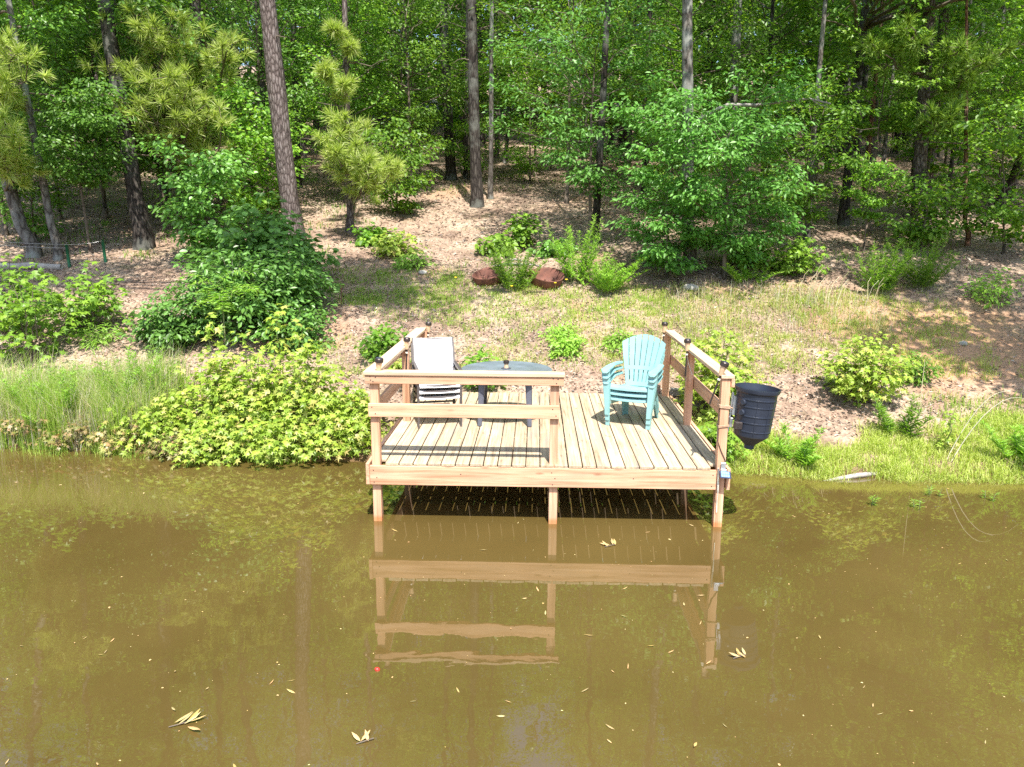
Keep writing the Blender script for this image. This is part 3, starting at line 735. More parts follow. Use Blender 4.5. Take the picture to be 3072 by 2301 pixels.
# ropes round the post
rp = thing("binding_rope", "tan rope wound round the feeder post and barrel bracket", "rope", (3.707, .083, 1.3))
m = MB()
def loop(cx, cy, z, h, r=.006, tilt=0.0):
    P = [(cx - h, cy - h, z), (cx + h, cy - h, z + tilt), (cx + h, cy + h, z + tilt), (cx - h, cy + h, z), (cx - h, cy - h, z)]
    return np.array(P)
for z in (-.005, .007, .018): m.tube(loop(0, 0, z, .051, tilt=-.012), .006, 6)
m.tube(np.array([(.05, -.051, .0), (.075, -.05, -.01), (.085, -.03, -.04), (.075, 0, -.06)]), .006, 6)
ob("upper_loop", m.mesh("upper_loop"), M['rope'], rp)
m = MB()
for z in (-.215, -.203): m.tube(loop(0, 0, z, .051, tilt=.01), .005, 6)
ob("lower_loop", m.mesh("lower_loop"), M['rope'], rp)
m = MB().tube(np.array([(-.05, -.02, -.01), (-.056, -.03, -.2), (-.053, -.05, -.36), (-.01, -.052, -.47), (.03, -.052, -.55), (.043, -.052, -.6)]), .004, 6)
tag(ob("feeder_cable", m.mesh("feeder_cable"), M['dark_box'], None, (3.707, .083, 1.3)), "thin brown cable running down the feeder post", "cable")
m = MB().tube(np.array([(3.668, -.006, .66), (3.672, -.012, .5), (3.676, -.012, .40), (3.680, .02, .30), (3.684, .024, .17)]), [.011, .010, .006, .005, .004], 7)
tag(ob("tie_cord", m.mesh("tie_cord", True), M['cord']), "pale cord hanging over the dock edge at the corner post", "cord")
m = MB().tube(np.array([(3.632, 1.735, 1.56), (3.66, 1.74, 1.44), (3.70, 1.75, 1.33), (3.738, 1.77, 1.28)]), .004, 6)
tag(ob("light_wire", m.mesh("light_wire", True), M['cord']), "thin pale wire looped on the right middle post", "wire")
# solar panel of the feeder
sp = thing("solar_charger", "small blue solar panel on a bracket low on the front corner post", "solar panel", (3.735, .0, .60))
m = MB().box((0, 0, 0), (.115, .095, .012)); fr = ob("panel_frame", beveled(m.mesh("panel_frame"), .004), M['cell_dark'], sp, (0, -.035, 0), (R_(32), R_(3), R_(-4)))
for i in range(4):
    for j in range(2):
        ob("solar_cell", MB().box((0, 0, 0), (.0195, .034, .002)).mesh("solar_cell"), M['cell'], fr, (-.0315 + .021 * i, -.019 + .038 * j, .0065))
m = MB(); m.box((0, -.006, .075), (.05, .008, .07)); m.box((0, -.02, .035), (.06, .03, .02)); ob("bracket", beveled(m.mesh("bracket"), .002), M['steel'], sp, (-.01, .028, 0))

# ------------------------------------------------------------------ table
tb = thing("round_table", "round blue grey plastic patio table with dark legs in the middle of the dock", "table", (1.395, 2.0, ZT))
m = MB().lathe([(0, .652), (.53, .648), (.565, .655), (.588, .645), (.592, .632), (.586, .618), (.55, .615), (.54, .632), (0, .634)], 64)
ob("tabletop", fixed(m.mesh("tabletop"), .4), M['table'], tb)
m = MB().lathe([(.545, .617), (.548, .575), (.538, .575), (.536, .617)], 48); ob("apron", fixed(m.mesh("apron"), .5), M['table_leg'], tb)
for sx in (-1, 1):
    for sy in (-1, 1):
        m = MB(); a = np.array([(sx * .285, sy * .33, .615), (sx * .31, sy * .43, 0)])
        w0, w1 = .085, .052
        V = []
        for (p, w) in ((a[0], w0), (a[1], w1)):
            for dx, dy in ((-1, -1), (1, -1), (1, 1), (-1, 1)): V.append((p[0] + dx * w / 2, p[1] + dy * w / 2, p[2]))
        m.add(V, [(3, 2, 1, 0), (4, 5, 6, 7), (0, 1, 5, 4), (1, 2, 6, 5), (2, 3, 7, 6), (3, 0, 4, 7)])
        ob("leg", beveled(m.mesh("leg"), .01, 2), M['table_leg'], tb)
m = MB().lathe([(.0, .656), (.062, .656), (.064, .660), (.03, .664), (0, .664)], 24); ob("umbrella_plug", fixed(m.mesh("umbrella_plug"), .5), M['table_leg'], tb)
tl = thing("table_light", "small dark capped light standing in the middle of the patio table", "garden light", (1.395, 2.0, ZT + .664))
m = MB().lathe([(0, 0), (.03, 0), (.026, .055), (0, .055)], 16); ob("lens", fixed(m.mesh("lens"), .5), M['copper'], tl)
m = MB().lathe([(0, .055), (.036, .055), (.038, .062), (.037, .09), (.03, .096), (0, .097)], 18); ob("cap", fixed(m.mesh("cap"), .5), M['cap'], tl)

# ------------------------------------------------------------------ adirondack chairs (stack of three)
def adirondack():
    t = thing("plastic_garden_chair", "topmost aqua plastic slatted armchair of the stack on the dock", "chair", (0, 0, 0), 0, "stacked aqua plastic chairs")
    A = M['aqua']
    lean = R_(21)
    ca, sa = math.cos(lean), math.sin(lean)
    def backpt(u, v, off=0.0):            # u across, v up the back, off in front
        bow = -.10 * (1 - (u / .27) ** 2) * .45
        y = .20 + v * sa - bow * 1.0 * .0 + .05 * (1 - (u / .30) ** 2) - .05
        return np.array([u, y - off * ca, .27 + v * ca - off * sa * 0 + off * sa])
    n = 7; gap = .013
    for i in range(n):
        a0 = -1 + 2 * i / n; a1 = -1 + 2 * (i + 1) / n
        vs_ = np.linspace(.04, 1, 9)
        top = lambda a: .705 - .11 * a * a
        mbb = MB(); rows = []
        for s, th in ((0, .012), (1, 0.0)):
            for q in vs_:
                wv = .165 + .125 * min(1, q * 1.05) ** .9
                am = (a0 + a1) / 2
                for a in (a0, a1):
                    g = gap / 2 * (1 if a == a0 else -1)
                    v = q * top(am + (a - am) * .8)
                    rows.append(backpt(a * wv + g, v, th))
        k = len(vs_); V = np.array(rows); F = []
        for j in range(k - 1):
            f0 = 2 * j; b0 = 2 * k + 2 * j
            F += [(f0, f0 + 1, f0 + 3, f0 + 2), (b0 + 1, b0, b0 + 2, b0 + 3), (f0, f0 + 2, b0 + 2, b0), (f0 + 1, b0 + 1, b0 + 3, f0 + 3)]
        F += [(0, 2 * k, 2 * k + 1, 1), (2 * k - 2, 2 * k - 1, 4 * k - 1, 4 * k - 2)]
        mbb.add(V, F); ob("back_slat", fixed(mbb.mesh("back_slat"), .5), A, t)
    def band(v0, v1, off, nm="back_band"):
        u = np.linspace(-1, 1, 15); V = []
        for s in (off, off - .010):
            for v in (v0, v1):
                wv = .165 + .125 * min(1, (v / .70) * 1.05) ** .9
                for a in u: V.append(backpt(a * wv, v, s))
        k = 15; F = []
        for j in range(k - 1):
            F += [(j, j + 1, k + j + 1, k + j), (2 * k + j + 1, 2 * k + j, 3 * k + j, 3 * k + j + 1), (k + j, k + j + 1, 3 * k + j + 1, 3 * k + j), (j + 1, j, 2 * k + j, 2 * k + j + 1)]
        ob(nm, fixed(MB().add(V, F).mesh(nm), .5), A, t)
    band(.235, .285, .014); band(.02, .075, .014)
    # seat shell with slots at the rear and a deep front apron
    u = np.linspace(-1, 1, 9); prof = [(.235, .285), (.10, .285), (-.05, .315), (-.20, .355), (-.275, .366), (-.305, .357), (-.315, .342), (-.318, .318)]
    V = []
    for (y, z) in prof:
        w = .245 if y < 0 else .245 - .06 * (y / .235)
        for a in u: V.append((a * w, y + .012 * a * a, z + .02 * a * a * (1 if y > -.28 else .3)))
    k = 9; F = [(i * k + j, i * k + j + 1, (i + 1) * k + j + 1, (i + 1) * k + j) for i in range(len(prof) - 1) for j in range(k - 1)]
    me = MB().add(V, F).mesh("seat", True)
    ob("seat", solid(me, .012), A, t)
    for sx in (-1, 1):
        # armrest: wide front paddle, narrowing to the back
        out = [(.235, -.335), (.265, -.362), (.325, -.365), (.352, -.335), (.350, -.16), (.338, .0), (.315, .17), (.285, .255), (.245, .265), (.225, .20), (.262, .0), (.246, -.18)]
        pts = [(sx * p[0], p[1]) for p in out]
        V = []
        for dz in (.011, -.011):
            for (x, y) in pts: V.append((x, y, .565 + dz + .018 * math.sin((y + .36) * 3.5) - (.03 if y < -.35 else 0)))
        n_ = len(pts); mbb = MB().add(V, np.stack([np.arange(n_), np.arange(n_) + n_, (np.arange(n_) + 1) % n_ + n_, (np.arange(n_) + 1) % n_], -1))
        mbb.f.append(np.arange(n_)[None, :]); mbb.f.append(np.arange(n_)[::-1][None, :] + n_)
        ob("armrest", beveled(fixed(mbb.mesh("armrest")), .006, 2), A, t)
        # front leg: broad flat moulding from the arm to the deck, open at the back
        zz = [(.56, .238, .350), (.50, .243, .345), (.36, .243, .325), (.20, .240, .305), (.0, .236, .290)]
        V = []
        for (z, xi, xo) in zz: V += [(sx * xi, -.345 + .02 * (z / .56) - .0, z), (sx * xo, -.340 + .02 * (z / .56), z), (sx * xo, -.275, z), ]
        F = []
        for j in range(len(zz) - 1):
            b = 3 * j; F += [(b, b + 1, b + 4, b + 3), (b + 1, b + 2, b + 5, b + 4)]
        ob("front_leg", solid(MB().add(V, F).mesh("front_leg"), .012), A, t)
        # rear leg
        V = []
        for (z, x, y, h) in ((.30, .185, .19, .07), (.15, .20, .26, .055), (0, .215, .315, .042)): V += [(sx * (x - .03), y + h, z), (sx * (x + .03), y + h * .6, z), (sx * (x + .03), y - h, z)]
        F = []
        for j in range(2):
            b = 3 * j; F += [(b, b + 1, b + 4, b + 3), (b + 1, b + 2, b + 5, b + 4)]
        ob("rear_leg", solid(MB().add(V, F).mesh("rear_leg"), .012), A, t)
        # flank between seat and arm post
        V = [(sx * .243, -.30, .36), (sx * .243, .16, .30), (sx * .25, .12, .22), (sx * .25, -.30, .27)]
        ob("side_skirt", solid(MB().add(V, [(0, 1, 2, 3)]).mesh("side_skirt"), .010), A, t)
    return t
def solid(me, th):
    bm = bmesh.new(); bm.from_mesh(me)
    bmesh.ops.recalc_face_normals(bm, faces=bm.faces)
    bmesh.ops.solidify(bm, geom=bm.faces[:], thickness=th)
    bmesh.ops.recalc_face_normals(bm, faces=bm.faces)
    es = [e for e in bm.edges if len(e.link_faces) == 2 and e.calc_face_angle(0) > .9]
    bmesh.ops.bevel(bm, geom=es, offset=min(.004, th * .3), segments=2, affect='EDGES', clamp_overlap=True)
    for f in bm.faces: f.smooth = True
    for e in bm.edges:
        if len(e.link_faces) == 2 and e.calc_face_angle(0) > .5: e.smooth = False
    bm.to_mesh(me); bm.free(); me.update()
    return me
ad = adirondack()
AX, AY, AR = 3.04, 1.905, R_(-22)
ad.location = (AX - .009, AY - .022, ZT + .140); ad.rotation_euler = (0, 0, AR)
copy_tree(ad, (AX - .004, AY - .011, ZT + .070), AR, (.985, 1, 1), label="middle aqua plastic armchair of the three stacked on the dock")
copy_tree(ad, (AX, AY, ZT), AR, (.97, 1, 1), label="bottom aqua plastic armchair with its feet on the dock planks")

# ------------------------------------------------------------------ white sling chairs (stack of three)
def sling_chair():
    t = thing("sling_chair", "topmost white sling patio chair with its back in full view on the dock", "chair", (0, 0, 0), 0, "stacked white sling chairs")
    sec = .020
    for sx in (-1, 1):
        x = sx * .262
        m = MB()
        def bar(a, b, w=.022, d=.042):
            a = Vector(a); b = Vector(b); X = (b - a).normalized(); Wd = Vector((1, 0, 0)); T_ = X.cross(Wd)
            Mx = Matrix((Wd, T_, X)).transposed()
            m.box((a + b) / 2, (w, d, (b - a).length + .02), Mx)
        bar((x, -.36, 0), (x, -.31, .555)); bar((x, -.33, .555), (x, .22, .575), .042, .022)
        bar((x, .30, 0), (x, .13, .42)); bar((x, -.33, .385), (x, .16, .33))
        bar((x, .15, .33), (x, .40, .86))
        ob("side_frame", beveled(m.mesh("side_frame"), .004), M['frame'], t)
    for (y, z) in ((-.335, .375), (.15, .32), (.395, .85), (.24, .12)):
        ob("crossbar", MB().tube(np.array([(-.262, y, z), (.262, y, z)]), .013, 8).mesh("crossbar"), M['frame'], t)
    u = np.linspace(-1, 1, 9)
    def cloth(nm, prof, sag):
        V = []; n = len(prof)
        for i, (y, z) in enumerate(prof):
            for a in u:
                s = sag * (1 - a * a) * math.sin(math.pi * i / (n - 1)) if 0 < i < n - 1 else 0
                V.append((a * .248, y, z - s))
        F = [(i * 9 + j, i * 9 + j + 1, (i + 1) * 9 + j + 1, (i + 1) * 9 + j) for i in range(n - 1) for j in range(8)]
        ob(nm, solid(MB().add(V, F).mesh(nm), .006), M['sling'], t)
    cloth("seat", [(-.352, .352), (-.358, .372), (-.345, .39), (-.30, .395), (-.15, .375), (0, .355), (.14, .345)], .03)
    cloth("backrest", [(.14, .355), (.20, .48), (.26, .60), (.33, .75), (.385, .865), (.395, .872), (.408, .862)], .015)
    return t
sl = sling_chair()
SX_, SY_, SR = .515, 1.83, R_(14)
sl.location = (SX_ + .004, SY_ + .02, ZT + .14); sl.rotation_euler = (0, 0, SR)
copy_tree(sl, (SX_ - .004, SY_ + .01, ZT + .07), SR + .012, label="middle white sling patio chair of the three stacked on the dock")
copy_tree(sl, (SX_, SY_, ZT), SR, label="bottom white sling patio chair with its feet on the dock planks")

# ------------------------------------------------------------------ rusty bowls, posts, logs on the bank
def bowl(seed, r, h):
    n = 40; th = np.arange(n) / n * 2 * np.pi
    prof = [(.55, 0), (.72, .05), (.92, .5), (1.0, .92), (1.02, 1.0), (.98, 1.01), (.93, .93), (.85, .55), (.6, .16), (0.001, .12)]
    V = []
    wob = 1 + .06 * np.sin(2 * th + seed) + .03 * np.sin(3 * th + 2 * seed)
    hob = 1 + .32 * np.sin(th + .3 * math.sin(seed)) + .04 * np.sin(2 * th)
    for (a, b) in prof: V.append(np.stack([a * r * wob * np.cos(th), a * r * wob * np.sin(th) * .9, b * h * .8 * hob], -1))
    i = np.arange(len(prof) - 1)[:, None] * n; j = np.arange(n)[None, :]; j2 = (j + 1) % n
    return MB().add(np.array(V), np.stack([i + j, i + j2, i + n + j2, i + n + j], -1).reshape(-1, 4)).mesh("bowl", True)
x, y = .83, 7.55; tag(ob("rusty_bowl", bowl(1, .30, .30), M['rust'], None, g3(x, y, -.05), (R_(6), R_(-4), 0)), "rusty iron bowl on the left of the tall green weeds", "bowl", "rusty iron bowls on the bank")
x, y = 1.94, 7.55; tag(ob("rusty_bowl", bowl(2.6, .34, .33), M['rust'], None, g3(x, y, -.05), (R_(6), R_(6), 0)), "rusty iron bowl on the right of the tall green weeds", "bowl", "rusty iron bowls on the bank")
for i, (x, y, a, L) in enumerate(((1.25, 7.85, .15, .7), (1.45, 7.8, -.2, .8), (1.38, 7.95, .6, .5))):
    rr = np.random.default_rng(i); c = curve((-L / 2, 0, 0), (L / 2, 0, .02), .02, 6, rr, .012)
    tag(ob("driftwood", MB().tube(c, np.linspace(.03, .014, 6), 7).mesh("driftwood", True), M['dead_limb'], None, g3(x, y, .22 + .03 * i), (0, .05 * i, a)), "bleached grey stick lying between the two rusty bowls", "stick", "bleached sticks between the bowls")
fw = thing("wire_fence", "low fence of two green steel posts joined by pale wire at the left wood edge", "fence", g3(-7.9, 8.35))
b0 = Vector(fw.location)
P1 = Vector(g3(-7.95, 8.24)) - b0; P2 = Vector(g3(-7.38, 8.6)) - b0
for p in (P1, P2):
    ob("post", MB().tube(np.array([(p.x, p.y, p.z - .3), (p.x - .03, p.y, p.z + .48)]), [.032, .032], 10).mesh("post", True), M['green_post'], fw)
for dz in (.47, .40):
    c = curve((-2.4, -.5, P1.z + dz + .16), (P1.x - .03, P1.y - .034, P1.z + dz), -.03, 8); ob("wire", MB().tube(c, .0035, 5).mesh("wire"), M['wire'], fw)
c = curve((P1.x - .03, P1.y - .034, P1.z + .47), (P2.x - .03, P2.y - .034, P2.z + .45), -.02, 6); ob("wire", MB().tube(c, .0035, 5).mesh("wire"), M['wire'], fw)
rr = np.random.default_rng(8)
c = curve((-10.6, 7.95, float(gz(-10.6, 7.95)) + .1), (-8.05, 8.1, float(gz(-8.05, 8.1)) + .05), .03, 9, rr, .015)
tag(ob("fallen_log", MB().tube(c, np.linspace(.09, .06, 9), 10).mesh("fallen_log", True), M['grey_wood']), "grey fallen log lying at the foot of the green fence posts", "log")
c = np.array([(5.36, 1.64, -.012), (5.6, 1.70, .012), (5.85, 1.78, .028), (6.1, 1.86, .03), (6.22, 1.90, .01), (6.5, 1.96, .02), (6.85, 2.0, .03)])
tag(ob("floating_branch", MB().tube(c, [.008, .026, .035, .03, .02, .022, .012], 8).mesh("floating_branch", True), M['grey_wood']), "bleached branch half sunk along the grassy right waterline", "branch")
st = thing("marker_stake", "thin rusty red stake upright in the shady ground left of the bowls", "stake", g3(-1.88, 6.66))
ob("shaft", MB().tube(np.array([(0, 0, -.1), (.005, 0, .26)]), .010, 6).mesh("shaft"), M['rust'], st)
ob("head", MB().box((.005, 0, .27), (.04, .02, .03)).mesh("head"), M['rust'], st)
blk = MB().box((0, 0, 0), (.34, .12, .11)); tag(ob("wood_block", beveled(blk.mesh("wood_block"), .01), M['grey_wood'], None, g3(3.98, 3.75, .06), (0, 0, -.12)), "short weathered timber block lying behind the aqua chairs", "timber")
def stone(x, y, s, label, seed):
    r = np.random.default_rng(seed); bm = bmesh.new(); bmesh.ops.create_icosphere(bm, subdivisions=2, radius=1)
    for v in bm.verts: v.co *= 1 + .16 * math.sin(3 * v.co.x + seed) * math.cos(2.5 * v.co.y + seed) + r.uniform(-.06, .06)
    me = bpy.data.meshes.new("stone"); bm.to_mesh(me); bm.free()
    tag(ob("stone", me, M['stone'], None, g3(x, y, s * .12), (r.uniform(0, .4), 0, r.uniform(0, 6)), (s, s * .75, s * .45)), label, "stone")
stone(-.55, 8.1, .12, "pale flat stone on the bare ground left of the bowls", 1)
stone(5.15, 3.55, .16, "pale flat stone on the slope behind the black feeder", 2)
stone(8.9, 5.3, .09, "small white stone on the red clay slope", 3)
stone(4.75, 7.35, .17, "brown stone at the foot of the grey tree on the right", 4)

# ------------------------------------------------------------------ named trees along the wood edge
def T(x, y): return g3(x, y)
RN = np.random.default_rng
big = lambda x, y, X, Y2, Z: ((X - x) / (Z - float(gz(x, y))), (Y2 - y) / (Z - float(gz(x, y))))
def lean(x, y, X, Y2, Z, H):
    a, b = big(x, y, X, Y2, Z); return (a * H, b * H)
PB, OB, GB, PR = M['pine_bark'], M['oak_bark'], M['grey_bark'], M['pine_bark_red']
def rel(x, y, pts):
    z = float(gz(x, y)); return [(a - x, b - y, c - z) for a, b, c in pts]
# big pine in front
x, y = -3.77, 10.09
plant_tree(pine(11, 19, .215, 11.5, 3.0, 10, lean(x, y, -4.05, 9.9, 7.85, 19), tn=26, tw=.014, sides=16, stubs=3), (PB, M['twig'], M['needle']), "pine_tree", "big pine with plated grey trunk standing alone at the front of the wood", T(x, y))
# tufted pine left
x, y = -7.01, 12.83
lm = [(-7.47, 9.6, 7.44), (-6.7, 9.2, 7.47), (-6.14, 9.0, 7.2), (-6.55, 9.2, 7.07), (-5.93, 9.4, 7.43), (-5.43, 9.8, 7.25), (-4.97, 9.6, 6.88), (-4.68, 9.9, 7.04), (-7.57, 9.6, 6.42), (-6.96, 9.3, 6.32), (-6.38, 9.1, 6.14), (-5.89, 9.0, 6.17), (-5.68, 9.3, 6.32), (-5.56, 9.2, 5.97), (-7.27, 9.4, 5.73), (-6.63, 9.1, 5.64), (-6.08, 9.0, 5.67), (-5.33, 9.3, 5.71), (-5.0, 9.4, 5.26), (-6.7, 9.2, 5.37), (-5.91, 9.2, 5.37)]
plant_tree(pine(12, 17, .17, 11, 2.6, 7, lean(x, y, -6.83, 12.7, 8.6, 17), limbs=rel(x, y, lm), tn=70, tl=.30, tw=.014, per=8, sides=14), (PB, M['twig'], M['needle']), "pine_tree", "pine with bright tufted low boughs between the leafy oaks on the left", T(x, y))
# leaning pine far left
x, y = -9.18, 9.0
lm = [(-8.41, 7.6, 6.49), (-8.05, 7.5, 6.3), (-7.95, 7.6, 6.16), (-8.39, 7.8, 6.66), (-8.46, 7.4, 6.04), (-8.51, 7.5, 5.14), (-8.26, 7.4, 4.79), (-8.21, 7.5, 4.67), (-8.62, 7.3, 4.94), (-8.62, 7.6, 4.46)]
plant_tree(pine(13, 14, .13, 7.5, 2.6, 12, lean(x, y, -9.62, 9.0, 4.49, 14), limbs=rel(x, y, lm), tn=70, tl=.30, tw=.014, per=7), (GB, M['twig'], M['needle']), "pine_tree", "leaning grey pine at the left edge behind the fallen log", T(x, y))
# small pine behind the big one with low sunlit boughs
x, y = -2.75, 11.2
lm = [(-2.82, 9.6, 4.95), (-2.49, 9.5, 5.08), (-2.12, 9.4, 4.84), (-2.6, 9.5, 4.65), (-1.85, 9.5, 4.56), (-1.47, 9.6, 4.52), (-1.27, 9.6, 4.42), (-1.69, 9.4, 4.31), (-2.44, 9.8, 5.46), (-3.15, 10.5, 6.54), (-2.61, 10.4, 6.23), (-2.83, 10.6, 7.44), (-2.47, 10.8, 7.09)]
plant_tree(pine(14, 11, .09, 7.5, 1.5, 7, (.2, 0), limbs=rel(x, y, lm), tn=70, tl=.30, tw=.014, per=7), (PB, M['twig'], M['needle']), "pine_tree", "small pine with drooping sunlit boughs just right of the big pine trunk", T(x, y))
# pines right
x, y = 10.66, 10.97
lm = [(8.63, 9.6, 6.91), (10.48, 9.5, 6.79), (10.93, 9.4, 6.5), (11.41, 9.5, 6.79), (10.33, 9.3, 5.54), (10.11, 9.4, 5.46), (10.78, 9.6, 6.27), (9.3, 9.4, 7.2)]
plant_tree(pine(15, 17, .15, 8.0, 2.8, 14, lean(x, y, 10.28, 10.7, 8.0, 17), limbs=rel(x, y, lm), tn=50, tl=.26, tw=.018, per=7, stubs=14), (PB, M['twig'], M['needle_dark']), "pine_tree", "straight dark pine with bare broken twigs on the right of the wood", T(x, y))
x, y = 11.77, 12.94
plant_tree(pine(16, 17, .14, 9.0, 2.6, 14, (-.4, 0), tn=26, tw=.014), (PB, M['twig'], M['needle_dark']), "pine_tree", "pine standing close behind the straight dark pine on the right", T(x, y))
def overhang(seed, H, r, limbs, ncl, nl, ln=(.3, 0)):
    """trunk with long level limbs carrying leaf clumps along them"""
    rng = RN(seed); tm, P, rad = trunk_mesh(rng, H, r, ln); bm_ = MB(); cen = []
    for e in limbs:
        e = np.asarray(e, float); p0, r0 = at_h(P, rad, min(H * .97, e[2] - .12 * np.hypot(e[0], e[1]))); c = curve(p0, e, -.25, 9, rng, .08)
        bm_.tube(c, np.linspace(r0 * .5, .012, 9), 6, cap=False)
        far = np.hypot(e[0], e[1]) > 7
        for k in range(ncl * 2 if far else ncl):
            f = rng.uniform(.8, 1.02) if far else rng.uniform(.25, 1); q = c[min(8, int(f * 8))] + rng.normal(0, 1, 3) * np.array([.55, .5, .35]); bm_.tube(np.array([c[min(8, int(f * 8))], q]), [.01, .004], 3, cap=False); cen.append(q)
    cm = MB(); leaf_cluster(cm, np.array(cen), np.repeat([[0, 0, .3]], len(cen), 0), int(nl * 1.5), .5, .125, T_OAK, rng)
    return tm.mesh("trunk", True), bm_.mesh("branches", True), cm.mesh("crown")
# oaks and slim trunks
def oak(seed, x, y, X, Y2, Z, r, H, c0, label, bark=OB, mat='oak', spread=3.2, nb=18, nl=40, ls=.115, stubs=5, name="oak_tree"):
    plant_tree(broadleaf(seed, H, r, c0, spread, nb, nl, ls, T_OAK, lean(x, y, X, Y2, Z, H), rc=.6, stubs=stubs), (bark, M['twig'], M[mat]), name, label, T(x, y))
oak(21, .10, 14.14, -.02, 14.0, 8.92, .165, 17, 7.5, "dark oak with pale mossy foot at the back of the sunny clearing", nb=8)
oak(22, .42, 15.09, .52, 14.5, 9.05, .075, 15, 6.5, "thin tree close beside the dark oak behind the clearing", GB, nb=7)
oak(23, -1.07, 18.44, -1.2, 18.0, 9.5, .17, 18, 8, "stout dark trunk in deep shade behind the clearing, left of a thinner one", nb=9)
oak(24, -.60, 18.86, -.5, 18.5, 9.5, .11, 17, 8, "thinner dark trunk in deep shade behind the clearing", nb=8)
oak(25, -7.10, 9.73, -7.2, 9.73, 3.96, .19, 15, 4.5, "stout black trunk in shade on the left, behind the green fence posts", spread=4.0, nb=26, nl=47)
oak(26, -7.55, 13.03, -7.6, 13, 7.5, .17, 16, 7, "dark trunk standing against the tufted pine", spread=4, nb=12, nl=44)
oak(27, -8.52, 8.80, -8.66, 8.8, 4.0, .085, 12, 4.6, "pale mottled slim trunk beside the green fence posts", GB, spread=3.6, nb=22, nl=44)
x, y = 4.92, 8.5
plant_tree(overhang(28, 14, .135, [(-1.2, -2.2, 7.6), (1.0, -3.0, 7.8), (2.6, -2.4, 7.4), (3.4, -.8, 8.2), (1.6, .8, 9.0), (-1.6, .6, 9.0)], 14, 24, lean(x, y, 4.62, 8.3, 7.24, 14)), (GB, M['twig'], M['oak_pale']), "oak_tree", "grey tree with one long bare limb on the right of the bank", T(x, y))
x, y = 4.92, 8.5
lt = [o for o in bpy.data.objects if o.get('label', '').startswith("grey tree with one long")][0]
zb = float(gz(x, y))
rr = RN(5); c = np.array(rel(x, y, [(4.76, 8.35, 5.0), (5.0, 8.15, 5.25), (5.4, 8.0, 5.42), (5.9, 7.9, 5.40), (6.4, 7.9, 5.46), (6.9, 7.9, 5.52), (7.3, 7.85, 5.42)]))
m = MB().tube(c, np.linspace(.05, .014, 7), 8)
m.tube(c[4] + np.array([(0, 0, 0), (.25, -.1, .25), (.55, -.1, .32)]), [.016, .01, .004], 5); m.tube(c[5] + np.array([(0, 0, 0), (.2, -.05, -.12), (.5, 0, -.2)]), [.012, .008, .003], 5)
ob("bare_limb", m.mesh("bare_limb", True), M['dead_limb'], lt)
oak(29, 7.02, 14.4, 6.9, 14, 8.5, .15, 16, 8, "tree with pale peeling upper trunk behind the bright hickory", GB, nb=9)
oak(30, 3.10, 10.34, 3.20, 10, 7.83, .09, 13, 5.5, "slim dark trunk on the right edge of the sunny clearing", spread=3.6, nb=10, nl=47)
oak(31, 8.0, 10.63, 7.93, 10.5, 7.01, .075, 9.5, 6.4, "slim pale grey tree with a light silvery crown", GB, mat='oak_pale', spread=3.0, nb=20, nl=50)
x, y = 9.4, 12.2
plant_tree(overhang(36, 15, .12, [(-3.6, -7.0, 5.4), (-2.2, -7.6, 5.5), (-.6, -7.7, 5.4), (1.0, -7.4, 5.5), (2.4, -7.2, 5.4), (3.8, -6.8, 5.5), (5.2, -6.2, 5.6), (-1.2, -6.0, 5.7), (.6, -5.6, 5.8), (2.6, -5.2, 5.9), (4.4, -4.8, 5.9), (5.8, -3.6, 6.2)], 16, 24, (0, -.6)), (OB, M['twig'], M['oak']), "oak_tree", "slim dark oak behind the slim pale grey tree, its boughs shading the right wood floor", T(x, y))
oak(32, 11.13, 15.36, 11.0, 15, 8, .07, 14, 8, "slim reddish trunk deep on the right of the wood", PR, spread=3.2, nb=20, nl=44)
oak(33, 11.93, 12.27, 11.8, 12, 7, .055, 11, 7, "thin straight trunk right of the two dark pines", stubs=2, spread=3.4, nb=22, nl=47)
oak(34, 11.54, 10.4, 11.0, 10.3, 6.5, .05, 9, 6, "thin crooked reddish trunk at the right edge of the wood", PR, stubs=2, spread=3.2, nb=20, nl=47)
oak(35, 13.9, 13.5, 14.8, 13.3, 8, .10, 13, 6, "dark trunk leaning to the right at the right edge of the wood", spread=4, nb=26, nl=47)

# leafy young trees at the wood edge
def young(seed, x, y, H, r, c0, spread, nb, nl, ls, templ, mat, label, bark='twig', rc=.4, name="young_tree", flat=.4, up=.3, sub=4):
    return plant_tree(broadleaf(seed, H, r, c0, spread, nb, nl, ls, templ, (0, 0), rc=rc, flat=flat, up=up, sub=sub), (M[bark], M['twig'], M[mat]), name, label, T(x, y))
young(41, 5.45, 7.7, 2.9, .05, .6, 2.0, 32, 46, .105, T_OVAL, 'hickory', "bright green bushy hickory catching the sun at the wood edge", up=.1, rc=.38)
young(42, 4.35, 7.75, 1.7, .03, .2, 1.0, 14, 30, .11, T_OVAL, 'hickory', "lower green hickory at the left foot of the bright bushy one", up=.15, rc=.32)
young(43, 2.95, 9.9, 4.0, .05, 1.2, 2.0, 24, 32, .11, T_OVAL, 'hickory', "deep green young tree leaning over the right side of the clearing", up=.1, rc=.40)
young(44, 7.6, 9.9, 2.9, .04, .7, 1.5, 16, 28, .11, T_OVAL, 'understory', "green young tree in half shade right of the bright hickory", rc=.36)
young(45, 9.6, 11.2, 3.9, .04, 2.2, 1.8, 11, 20, .15, T_STAR, 'sweetgum_green', "yellow green young maple with level sprays on the right", flat=.25)
young(46, 8.91, 9.63, 1.75, .018, .7, .6, 10, 26, .08, T_OVAL, 'understory', "tiny sapling with a round crown in the dark right wood", rc=.2)
young(47, 11.9, 9.6, 2.4, .03, .3, 1.6, 16, 28, .11, T_WIDE, 'understory', "spreading dark sapling low at the right edge")
